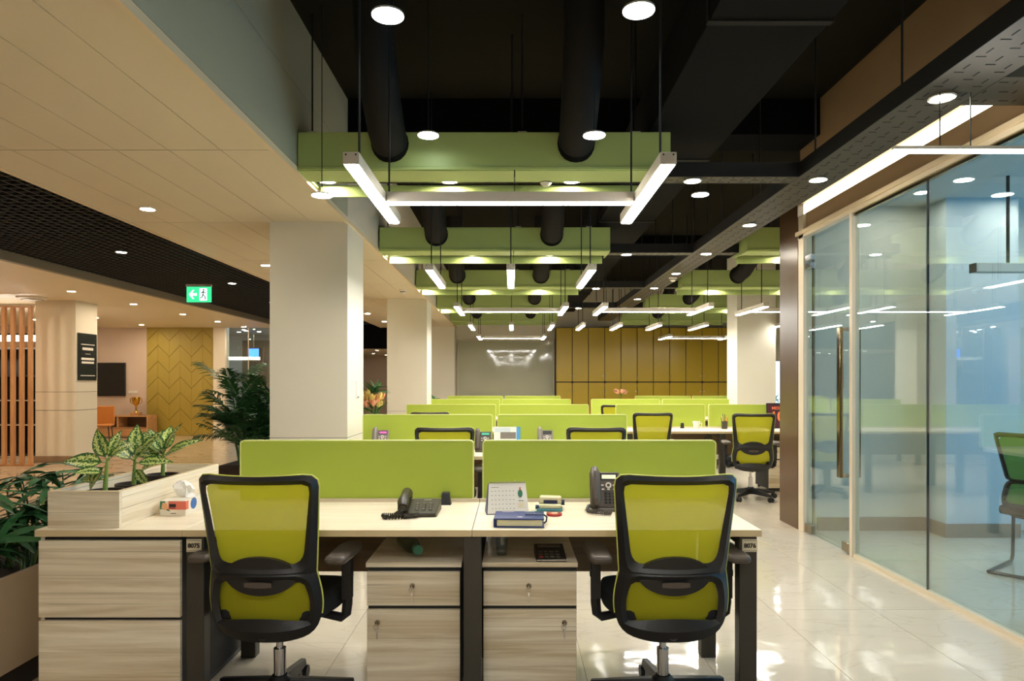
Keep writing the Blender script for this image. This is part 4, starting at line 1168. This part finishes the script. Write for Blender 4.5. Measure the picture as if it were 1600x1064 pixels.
# navy notebook
nb = thing('navy_notebook', 'thick navy leather notebook with clasp strap on desk 8076', 'notebook', (.035, 2.885, ZD), math.radians(-2))
part('lower_cover', B(-.105, .10, -.075, .09, 0, .006), 'navy', nb, bevel=.002)
part('pages', B(-.095, .092, -.068, .085, .006, .032), 'beige_plastic', nb)
part('upper_cover', B(-.105, .10, -.075, .09, .032, .038), 'navy', nb, bevel=.002)
part('spine', B(-.109, -.10, -.075, .09, 0, .038), 'navy', nb, bevel=.003)
st = part('strap', B(.02, .104, -.002, .010, .038, .041).tube([(.10, .004, .04), (.112, .004, .03), (.110, .004, .012), (.10, .004, .004)], .004, 6), 'navy_dark', nb)
part('clasp', MB().lathe([(.001, .041), (.006, .041), (.006, .044), (.001, .045)], 12, (.064, .004, 0)), 'chrome', st)
part('label_patch', B(-.012, .010, -.045, -.036, .038, .0386), 'key_white', nb)
part('foil_lettering', B(-.08, -.03, .07, .075, .038, .0386).box(.02, .06, .07, .075, .038, .0386), 'key_white', nb)
# hole punch
hp = thing('hole_punch', 'beige hole punch with navy grips on desk 8076', 'hole punch', (.178, 3.20, ZD), math.radians(-4))
part('base_plate', B(-.06, .058, -.04, .05, 0, .012), 'teal', hp, bevel=.004)
part('chassis', B(-.05, .052, -.03, .04, .012, .030), 'beige_plastic', hp, bevel=.004)
part('lever', MB().prism([(-.055, .030), (.055, .030), (.052, .062), (-.048, .064)], -.005, .045), 'beige_plastic', hp, bevel=.006)
part('lever_slot', B(-.03, .035, -.007, -.004, .032, .048), 'navy_dark', hp)
part('end_knob', MB().tube([(.052, .02, .034), (.068, .02, .034)], .013, 14).tube([(-.068, .0, .014), (-.052, .0, .014)], .010, 12), 'navy_dark', hp)
# red coaster
co = thing('red_coaster', 'small round red patterned tin beside the hole punch', 'tin', (.19, 3.075, ZD))
part('disc', MB().lathe([(.001, 0), (.034, 0), (.036, .005), (.034, .010), (.001, .010)], 28), 'red', co)
part('pattern', MB().lathe([(.012, .0105), (.018, .0105), (.018, .011), (.012, .011)], 24), 'flower_pink', co)
# ip phone
def ip_phone(label, loc, rz, m='phone', lcd='lcd', cord=True, flip=1):
    t = thing('desk_phone', label, 'phone', loc, rz, 'upright desk phones')
    import math as mm
    tilt = math.radians(28)
    def face(x, v, o=0):  # point on slanted face; v along face upward, o out of face
        return (x, v * math.sin(tilt) - o * math.cos(tilt) , .018 + v * math.cos(tilt) + o * math.sin(tilt))
    def slab(mb, x0, x1, v0, v1, o0, o1):
        vs = [face(x, v, o) for o in (o0, o1) for x, v in ((x0, v0), (x1, v0), (x1, v1), (x0, v1))]
        return mb.add(vs, [(0, 3, 2, 1), (4, 5, 6, 7), (0, 1, 5, 4), (1, 2, 6, 5), (2, 3, 7, 6), (3, 0, 4, 7)])
    bd = part('body', slab(MB(), -.065, .075, 0, .175, -.022, 0).box(-.06, .07, -.02, .06, 0, .016), m, t, bevel=.005)
    part('stand', slab(MB(), -.05, .06, .01, .13, -.06, -.02), m, t, bevel=.006)
    part('display', slab(MB(), -.008, .058, .140, .160, .0002, .0018), lcd, t)
    part('display_bezel', slab(MB(), -.014, .064, .132, .167, -.001, .0008), 'key_black', t)
    for x, v in ((-.006, .108), (.048, .108), (-.004, .088), (.022, .088), (.05, .088)):
        part('function_key', slab(MB(), x - .006, x + .006, v - .003, v + .003, 0, .003), 'key_white', t)
    rg = MB()
    N = 20; vs = []
    for r, o in ((.008, .003), (.014, .003), (.014, .0), (.008, 0)):
        for k in range(N): vs.append(face(.022 + r * math.cos(2 * PI * k / N), .108 + r * math.sin(2 * PI * k / N), o))
    rg.add(vs, [(a * N + k, a * N + (k + 1) % N, ((a + 1) % 4) * N + (k + 1) % N, ((a + 1) % 4) * N + k) for a in range(4) for k in range(N)])
    part('navigation_ring', rg, 'key_white', t)
    for i in range(3):
        for j in range(4):
            part('key', slab(MB(), .002 + i * .018, .014 + i * .018, .018 + j * .015, .028 + j * .015, 0, .004), 'key_black', t, bevel=.001)
    part('seam', slab(MB(), -.02, .073, .0785, .080, 0, .0008), 'key_black', t)
    hpts = [face(-.042, .010, .020), face(-.042, .03, .032), face(-.042, .09, .036), face(-.042, .155, .034), face(-.042, .182, .018)]
    h = part('handset', MB().tube(hpts, [.018, .0235, .0205, .0235, .018], 12), m, t)
    part('handset_cup', slab(MB(), -.062, -.022, .018, .05, 0, .022).add([], []), m, h, bevel=.006)
    part('handset_cup', slab(MB(), -.062, -.022, .145, .18, 0, .020), m, h, bevel=.006)
    if cord:
        mb = MB(); coil(mb, [face(-.05, .004, .02), (-.075, -.03, .03), (-.085, -.045, .012), (-.055, -.085, .012), (-.01, -.11, .012), (.02, -.10, .012), (.0, -.07, .012), (-.03, -.03, .012)], .0065, .003, 40)
        part('cord', mb, m, t)
    return t
ipp = ip_phone('brown upright desk phone with display on desk 8076, cord in front', (.43, 3.17, ZD), math.radians(-3))
ip_phone('grey phone with pink display at the left of the second row', (-1.175, 6.02, ZD), 0, 'phone_light', 'lcd_pink', False)
ip_phone('black phone with green display in the gap between front screens', (-.255, 5.85, ZD), 0, 'phone', 'lcd_green', False)
ip_phone('grey phone beside the blue and white booklet on the second row', (.29, 6.02, ZD), 0, 'phone_light', 'key_black', False)

# under-desk things on the pedestals
bt = thing('plastic_bottle', 'bottle with green cap lying on the left pedestal', 'bottle', (-.43, 3.00, .625), math.radians(25))
part('cap', MB().tube([(0, -.06, 0), (0, -.035, 0)], .021, 16), 'bottle', bt)
part('bottle_body', MB().tube([(0, -.035, 0), (0, -.02, 0), (0, .0, 0), (0, .03, 0), (0, .16, 0)], [.015, .016, .028, .035, .035], 16), 'pet', bt)
tb = thing('glass_tumbler', 'empty glass tumbler standing on the right pedestal', 'glass', (-.045, 3.02, .587))
part('glass_wall', MB().lathe([(.024, 0), (.032, .10), (.029, .10), (.022, .008), (.001, .008)], 20), 'tumbler', tb)
part('glass_base', MB().lathe([(.001, .001), (.022, .001), (.022, .007), (.001, .007)], 20), 'tumbler', tb)
ca = thing('black_calculator', 'black desk calculator lying on the right pedestal', 'calculator', (.165, 2.98, .587), math.radians(2))
part('case', MB().add([(-.065, -.08, 0), (.065, -.08, 0), (.065, .08, 0), (-.065, .08, 0), (-.065, -.08, .012), (.065, -.08, .012), (.065, .08, .04), (-.065, .08, .04)],
     [(0, 3, 2, 1), (4, 5, 6, 7), (0, 1, 5, 4), (1, 2, 6, 5), (2, 3, 7, 6), (3, 0, 4, 7)]), 'key_black', ca, bevel=.003)
for i in range(4):
    for j in range(3):
        y_ = -.068 + j * .026; z_ = .012 + (y_ + .08) * .175
        part('key', B(-.05 + i * .024, -.034 + i * .024, y_, y_ + .016, z_ + .001, z_ + .005), 'red' if i == 0 and j == 0 else 'phone', ca)
part('front_strip', B(-.063, .063, -.0815, -.0805, .005, .008), 'chrome', ca)
part('display', B(-.05, .05, .035, .065, .033, .038), 'phone', ca)

# tissue box
tx = thing('tissue_box', 'colourful tissue box with a tissue pulled up beside the planter box', 'tissue box', (-1.52, 3.17, ZD), math.radians(0))
part('carton', B(-.058, .058, -.11, .11, 0, .068), 'box_white', tx, bevel=.0015)
part('coral_print', B(-.02, .0582, -.1106, -.1100, .028, .066).box(.0581, .0586, -.11, -.085, .028, .066), 'c_red', tx)
part('green_print', MB().prism([(-.058, .03), (-.045, .03), (-.01, .02), (-.02, .03), (-.035, .045), (-.035, .066), (-.058, .066)], -.1104, -.1100), 'c_green', tx)
part('peach_print', MB().prism([(-.052, .034), (-.03, .026), (-.02, .036), (-.026, .056), (-.046, .060)], -.1108, -.1104), 'c_orange', tx)
mb = MB(); pts = [(-.035 + .03 * math.cos(a), .045 + .026 * math.sin(a)) for a in [PI * 2 * q / 14 for q in range(14)]]
mb.prism(pts, .058, .0586, axis='x'); part('blue_print', mb, 'c_blue', tx)
part('print_bar', B(-.016, .014, -.112, -.1108, .040, .054).box(-.018, .012, -.1112, -.1106, .034, .037).box(-.010, .014, -.1104, -.1100, .010, .013), 'txt', tx)
rnd = random.Random(4); vs = []; NT = 14
for i, (r, z) in enumerate(((.012, .068), (.03, .085), (.042, .105), (.036, .125), (.018, .14))):
    for k in range(NT):
        a = 2 * PI * k / NT; rr = r * (1 + .35 * math.sin(3 * a + i) + rnd.uniform(-.12, .12)); vs.append((rr * math.cos(a) - .01 * i * .3, rr * math.sin(a) * .7 + .0, z + rnd.uniform(-.006, .006)))
fs = [(i * NT + k, i * NT + (k + 1) % NT, (i + 1) * NT + (k + 1) % NT, (i + 1) * NT + k) for i in range(4) for k in range(NT)] + [tuple(4 * NT + k for k in range(NT))]
part('tissue', MB().add(vs, fs), 'tissue', tx)
part('loose_tissue', MB().add([(.018, -.03, .07), (.05, -.05, .072), (.062, -.02, .074), (.03, .0, .095), (.018, -.02, .11), (.022, .01, .12)], [(0, 1, 2, 3), (0, 3, 5, 4)]), 'tissue', tx)

# booklet on second row
bk = thing('picture_booklet', 'blue and white picture booklet standing against second row screen', 'booklet', (-.045, 6.14, ZD), 0)
part('cover', B(-.12, .12, 0, .006, 0, .198), 'paper', bk, rot=(math.radians(-8), 0, 0))
part('blue_band', B(.085, .12, -.001, 0, .0, .198), 'bluepic', bk, rot=(math.radians(-8), 0, 0))
part('photo', B(-.06, .08, -.001, 0, .09, .15), 'phone_light', bk, rot=(math.radians(-8), 0, 0))
part('sky_print', B(-.11, .03, -.0008, 0, .15, .19), 'roomwall', bk, rot=(math.radians(-8), 0, 0))
# third row right desk
mg = thing('white_mug', 'white mug on the third row right desk', 'mug', (2.355, 8.72, ZD))
part('cup', MB().lathe([(.032, 0), (.048, .10), (.044, .10), (.030, .008), (.001, .008)], 24), 'mug', mg)
part('mug_handle', MB().tube([(.040, 0, .08), (.066, 0, .075), (.066, 0, .035), (.036, 0, .025)], .006, 8), 'mug', mg)
pc = thing('pen_cup', 'dark pen cup full of pens on the third row right desk', 'pen cup', (2.72, 8.74, ZD))
part('cup', MB().lathe([(.036, 0), (.040, .10), (.036, .10), (.032, .006), (.001, .006)], 20), 'post', pc)
for k in range(7):
    a = k * .9; part('pen', MB().tube([(.015 * math.cos(a), .015 * math.sin(a), .01), (.042 * math.cos(a), .04 * math.sin(a), .15 + .02 * (k % 3))], .004, 6), ['red', 'gold', 'navy', 'black', 'flower_yellow', 'black', 'orange'][k], pc)
bs = thing('black_stand', 'small black tapered block on the third row right desk', 'holder', (2.21, 8.86, ZD))
part('block', MB().lathe([(.026, 0), (.020, .07), (.001, .072)], 4), 'black', bs); part('foot_pad', MB().lathe([(.001, 0), (.028, 0), (.028, .004), (.001, .004)], 4), 'black_matte', bs)
jf = thing('framed_jersey', 'dark framed jersey print with orange MESSI 10'.replace('MESSI ', 'number '), 'frame', (3.43, 8.82, ZD), 0)
R8 = (math.radians(-6), 0, 0)
part('frame', B(-.13, .13, 0, .02, 0, .33), 'black', jf, rot=R8, bevel=.003)
part('print', B(-.112, .112, -.002, 0, .018, .312), 'maroon', jf, rot=R8)
for k in range(7): part('stripe', B(-.10 + k * .03, -.086 + k * .03, -.003, -.002, .02, .31), 'navyprint', jf, rot=R8)
text('lettering', 'MESSI', .055, 'orange', jf, (0, .020, .262), (PI / 2 + R8[0], 0, 0), off=.001)
text('number', '10', .17, 'orange', jf, (0, .006, .150), (PI / 2 + R8[0], 0, 0), off=.006)

# ================================================================ FAR WALL
for i in range(6):
    t = thing('locker_cabinet', ['first', 'second', 'third', 'fourth', 'fifth', 'sixth'][i] + ' two door wide ochre locker unit counted from the glass board', 'locker', (1.09 + .804 * i, 16.9, 0), 0, 'ochre lockers')
    part('carcass', B(0, .804, .02, .44, .03, 2.70), 'locker_body', t)
    part('plinth', B(.01, .794, .03, .43, 0, .03), 'black', t)
    for d in range(2):
        x0 = .008 + d * .402
        for z0, z1, kz in ((.05, 1.337, 1.12), (1.363, 2.69, 1.50)):
            dd = part('door', B(x0, x0 + .386, 0, .02, z0, z1), 'locker', t, bevel=.003)
            part('knob', MB().tube([(x0 + (.35 if d == 0 else .036), 0, kz), (x0 + (.35 if d == 0 else .036), -.02, kz)], .012, 10), 'chrome', dd)
    part('junction_cap', MB().tube([(.402, .005, 1.35), (.402, -.006, 1.35)], .03, 14), 'locker_body', t)
gb = thing('glass_board', 'large glossy grey green glass board on the far wall', 'board', (-.16, 17.33, .9))
part('board_panel', B(-1.2, 1.2, -.01, .012, 0, 1.5), 'board', gb)
part('frame', B(-1.23, -1.2, -.02, .015, -.03, 1.53).box(1.2, 1.23, -.02, .015, -.03, 1.53).box(-1.2, 1.2, -.02, .015, 1.5, 1.53).box(-1.2, 1.2, -.02, .015, -.03, 0), 'frame', gb)
bush = thing('window_plant', 'green plant outside the small daylight window', 'plant', (6.95, 18.2, 0))
part('trunk', MB().tube([(0, 0, 0), (.02, 0, .5), (0, 0, .95)], [.03, .025, .015], 8), 'stem', bush)
rnd = random.Random(9)
for k in range(34): link('leaf', gleaf, bush, (rnd.uniform(-.1, .1), rnd.uniform(-.1, .1), rnd.uniform(.6, 1.05)), (math.radians(rnd.uniform(-20, 80)), rnd.uniform(-.5, .5), rnd.uniform(0, 6.28)))

# ================================================================ LOBBY AT LEFT
struct('wall_lobby', B(-12.1, -7.55, YW, YW + .15, 0, ZC + .05), 'pinkwall', 'pinkish panelled wall at the back of the lobby')
# chevron panel
cp = thing('chevron_panel', 'olive wall panel with raised zigzag boards in the lobby', 'wall panel', (-9.24, YW - .06, 0))
cwid = 1.70
part('backing', B(0, cwid, .0, .03, 0, ZC), 'locker_body', cp)
def clip(poly, zlo, zhi):
    for lim, sgn in ((zlo, 1), (zhi, -1)):
        out = []
        for i in range(len(poly)):
            a, b = poly[i], poly[(i + 1) % len(poly)]
            ia, ib = (a[1] - lim) * sgn >= 0, (b[1] - lim) * sgn >= 0
            if ia: out.append(a)
            if ia != ib:
                t = (lim - a[1]) / (b[1] - a[1]); out.append((a[0] + t * (b[0] - a[0]), lim))
        poly = out
        if len(poly) < 3: return []
    return poly
hw = cwid / 6; pitch = .40
for c in range(6):
    s = 1 if c % 2 == 0 else -1
    for k in range(-2, 9):
        z = k * pitch; g = .012
        zl, zr = (z, z + hw) if s > 0 else (z + hw, z)
        pl2 = clip([(c * hw + .0015, zl), ((c + 1) * hw - .0015, zr), ((c + 1) * hw - .0015, zr + pitch - g), (c * hw + .0015, zl + pitch - g)], 0.0, ZC)
        if pl2: part('board', MB().prism(pl2, -.022, 0), 'olive', cp)
tvx = thing('wall_television', 'black flat television on the pinkish lobby wall', 'television', (-10.35, YW - .06, 1.42))
part('casing', B(-.55, .55, -.02, .04, -.42, .42), 'black', tvx, bevel=.006); part('screen', B(-.535, .535, -.022, -.02, -.40, .405), 'tv', tvx)
part('wall_mount', B(-.2, .2, .04, .06, -.15, .15), 'steel', tvx)
so2 = thing('wall_socket_strip', 'white socket strip on the wall right of the television', 'socket', (-9.62, YW - .012, 1.1))
part('plate', B(-.12, .12, -.01, .012, -.03, .03), 'whiteplastic', so2, bevel=.003); part('socket_face', B(-.1, -.02, -.013, -.01, -.02, .02).box(.02, .1, -.013, -.01, -.02, .02), 'paper', so2)
cs = thing('console_table', 'orange oak console with open shelf in the lobby', 'console', (-9.65, 16.9, 0))
part('top', B(-.75, .75, -.22, .22, .50, .53), 'oak', cs); part('side', B(-.75, -.72, -.22, .22, 0, .50), 'oak', cs); part('side', B(.72, .75, -.22, .22, 0, .50), 'oak', cs)
part('divider', B(-.02, .02, -.2, .22, .24, .50), 'oak', cs); part('shelf', B(-.72, .72, -.22, .22, .22, .24), 'oak', cs); part('drawer_front', B(-.72, .72, -.22, -.2, .02, .21), 'oak', cs)
part('back', B(-.72, .72, .20, .22, .02, .50), 'modesty', cs)
tr = thing('gold_trophy', 'gold cup trophy standing on the oak console', 'trophy', (-9.28, 16.85, .53))
part('base', B(-.11, .11, -.08, .08, 0, .08), 'oak', tr, bevel=.006)
part('cup', MB().lathe([(.05, .08), (.02, .12), (.02, .22), (.06, .28), (.10, .38), (.09, .45), (.08, .45), (.001, .30)], 20), 'gold', tr)
for s in (-1, 1): part('trophy_handle', MB().tube([(s * .06, 0, .28), (s * .14, 0, .32), (s * .14, 0, .42), (s * .09, 0, .43)], .01, 8), 'gold', tr)
ch = thing('tan_chair', 'tan shell chair in front of the oak console', 'chair', (-8.5, 14.1, 0), math.radians(200))
part('shell_seat', B(-.22, .22, -.2, .22, .44, .48), 'tan', ch, bevel=.02)
part('shell_back', B(-.22, .22, -.24, -.2, .46, .85), 'tan', ch, bevel=.02)
for sx in (-1, 1):
    for sy in (-1, 1): part('leg', MB().tube([(sx * .17, sy * .15, .44), (sx * .21, sy * .2, 0)], .012, 8), 'post', ch)
sg = thing('column_sign', 'black notice board with white lines on the lobby column', 'sign', (-7.37, 11.83, 1.79))
part('board', B(0, .02, -.26, .26, -.41, .40), 'signdark', sg, bevel=.005)
mb = MB()
for z0, z1, a in ((.20, .215, .19), (.11, .155, .15), (.04, .05, .07), (-.06, -.02, .18), (-.12, -.085, .17), (-.335, -.32, .20)): mb.box(.0205, .022, -a, a, z0, z1)
part('printed_lines', mb, 'txtw', sg)
# slat screen
ss = thing('slat_screen', 'vertical wooden slat screen at the left edge of the lobby', 'screen', (-7.75, 11.0, 0))
for k in range(13):
    part('slat', B(-.055 - .142 * k, .0 - .142 * k, 0, .06, .0, 2.55), 'slatwood', ss, bevel=.003)
part('base_rail', B(-1.8, .02, .01, .05, 0, .03), 'slatwood', ss); part('top_rail', B(-1.8, .02, .01, .05, 2.55, 2.58), 'slatwood', ss)
sh = thing('dark_shelf_unit', 'black shelving with bright strip behind the slat screen', 'shelf', (-9.3, 12.5, 0))
part('back_panel', B(-1.3, 1.0, .38, .4, 0, 2.0), 'darkshelf', sh)
for z in (.0, .55, 1.0, 1.45, 1.95): part('shelf_board', B(-1.3, 1.0, 0, .38, z, z + .03), 'darkshelf', sh)
for x in (-1.3, -.5, .3, .97): part('upright', B(x, x + .03, 0, .38, .03, 1.98), 'darkshelf', sh)
part('edge_strip', B(-1.3, 1.0, -.004, 0, .555, .575).box(-1.3, 1.0, -.004, 0, 1.005, 1.02), 'alu', sh)
hl = thing('hanging_light', 'bright hanging light behind the slat screen', 'light', (-9.2, 12.2, 2.12))
part('housing', B(-1.0, .9, -.04, .04, .06, .10), 'black', hl); part('diffuser', B(-.98, .88, -.035, .035, -.04, .06), 'downdim', hl)
for x in (-.7, .6): part('suspension_rod', MB().cyl((x, 0, .1), (x, 0, .6), .004, n=6), 'rod', hl)
ap = thing('ceiling_vent', 'round white ceiling diffuser above the lobby column', 'vent', (-7.8, 11.1, ZC))
part('plate', MB().lathe([(.001, 0), (.22, 0), (.22, -.02), (.15, -.045), (.001, -.03)], 28), 'whiteplastic', ap); part('vent_ring', MB().lathe([(.17, -.035), (.15, -.048), (.145, -.046), (.16, -.03)], 28), 'ink', ap)
# exit sign
ex = thing('exit_sign', 'green lit exit sign with arrow and running figure', 'exit sign', (-3.86, 8.42, 2.44))
part('housing', B(-.155, .155, -.02, .02, .085, .115), 'steel', ex)
part('panel', B(-.15, .15, -.008, .008, -.105, .085), 'exit_green', ex)
part('white_field', B(.01, .10, -.0095, -.008, -.085, .065), 'exit_white', ex)
part('arrow', MB().prism([(-.12, -.01), (-.075, .045), (-.055, .045), (-.085, .005), (-.025, .005), (-.025, -.025), (-.085, -.025), (-.055, -.065), (-.075, -.065)], -.0095, -.008), 'exit_white', ex)
fg = MB().lathe([(.001, 0), (.011, 0), (.011, .0015), (.001, .0015)], 12)
fg.v = [(x + .062, -.0095 - z, y + .047) for x, y, z in fg.v]
for (x0, z0), (x1, z1) in (((.058, .03), (.052, -.012)), ((.056, .026), (.082, .008)), ((.056, .026), (.032, .006)), ((.053, -.010), (.078, -.035)), ((.078, -.035), (.080, -.066)), ((.051, -.010), (.044, -.042)), ((.044, -.042), (.020, -.052))):
    d = Vector((x1 - x0, z1 - z0)).normalized() * .0062; q = Vector((-d.y, d.x))
    fg.prism([(x0 - d.x + q.x, z0 - d.y + q.y), (x1 + d.x + q.x, z1 + d.y + q.y), (x1 + d.x - q.x, z1 + d.y - q.y), (x0 - d.x - q.x, z0 - d.y - q.y)], -.011, -.0095)
part('figure', fg, 'c_green', ex)
for x in (-.12, .12): part('hanger', MB().cyl((x, 0, .115), (x, 0, .37), .003, n=6), 'rod', ex)
# glass office at the back of the lobby
struct('wall_lobby_pier', B(-7.55, -7.25, YW - .1, YW + .15, 0, ZC + .05), 'cream', 'cream pier beside the far lobby glass office')
w2 = struct('window_2', B(-7.25, -5.62, YW, YW + .012, .02, ZC), 'glassclear', 'glass front of the far lobby office')
for x in (-6.7, -6.15): part('joint_seal', B(x - .01, x + .01, YW - .003, YW + .015, 0, ZC), 'steel', w2)
struct('wall_office_back', B(-9.2, -5.6, 20.6, 20.7, 0, 2.8), 'roomwall', 'pale wall inside the far lobby office')
struct('wall_office_left', B(-9.3, -9.2, YW + .15, 20.7, 0, 2.8), 'roomwall', 'side wall inside the far lobby office')
struct('wall_office_right', B(-5.66, -5.6, YW + .1, 22, 0, 3.0), 'roomwall', 'partition between the far office and the passage')
struct('ceiling_office', B(-9.3, -5.6, YW + .15, 20.7, 2.75, 2.8), 'roomceil', 'pale ceiling of the far lobby office')
dw = struct('wall_office_dark', B(-8.1, -5.7, 20.5, 20.59, 1.2, 2.6), 'greyband', 'dark upper wall band inside the far lobby office')
sb = thing('blue_screen', 'small glowing blue screen inside the far lobby office', 'screen', (-7.42, 19.6, 2.18))
part('casing', B(-.17, .17, 0, .03, -.15, .15), 'black', sb); part('display', B(-.15, .15, -.003, 0, -.13, .13), 'screenblue', sb); part('ceiling_pole', MB().cyl((0, .02, .15), (0, .02, .65), .012, n=8), 'steel', sb)
for k, (x, y) in enumerate(((-7.15, 18.2), (-7.25, 18.6), (-7.6, 19.0), (-7.0, 18.9))):
    downlight(x, y, 2.75, '%s downlight inside the far lobby office' % ORD[k], 'far office downlights')
# hanging light with rod in meeting room
ml_ = thing('meeting_lamp', 'pale hanging bar lamp on a black rod inside the meeting room', 'pendant light', (3.70, 5.3, 2.20))
part('bar', B(-.12, .9, -.04, .04, 0, .07), 'roomceil', ml_, bevel=.004); part('end_cap', B(-.125, -.12, -.04, .04, 0, .07), 'post', ml_)
part('rod', MB().cyl((.15, 0, .07), (.15, 0, .77), .012, n=8), 'black', ml_)
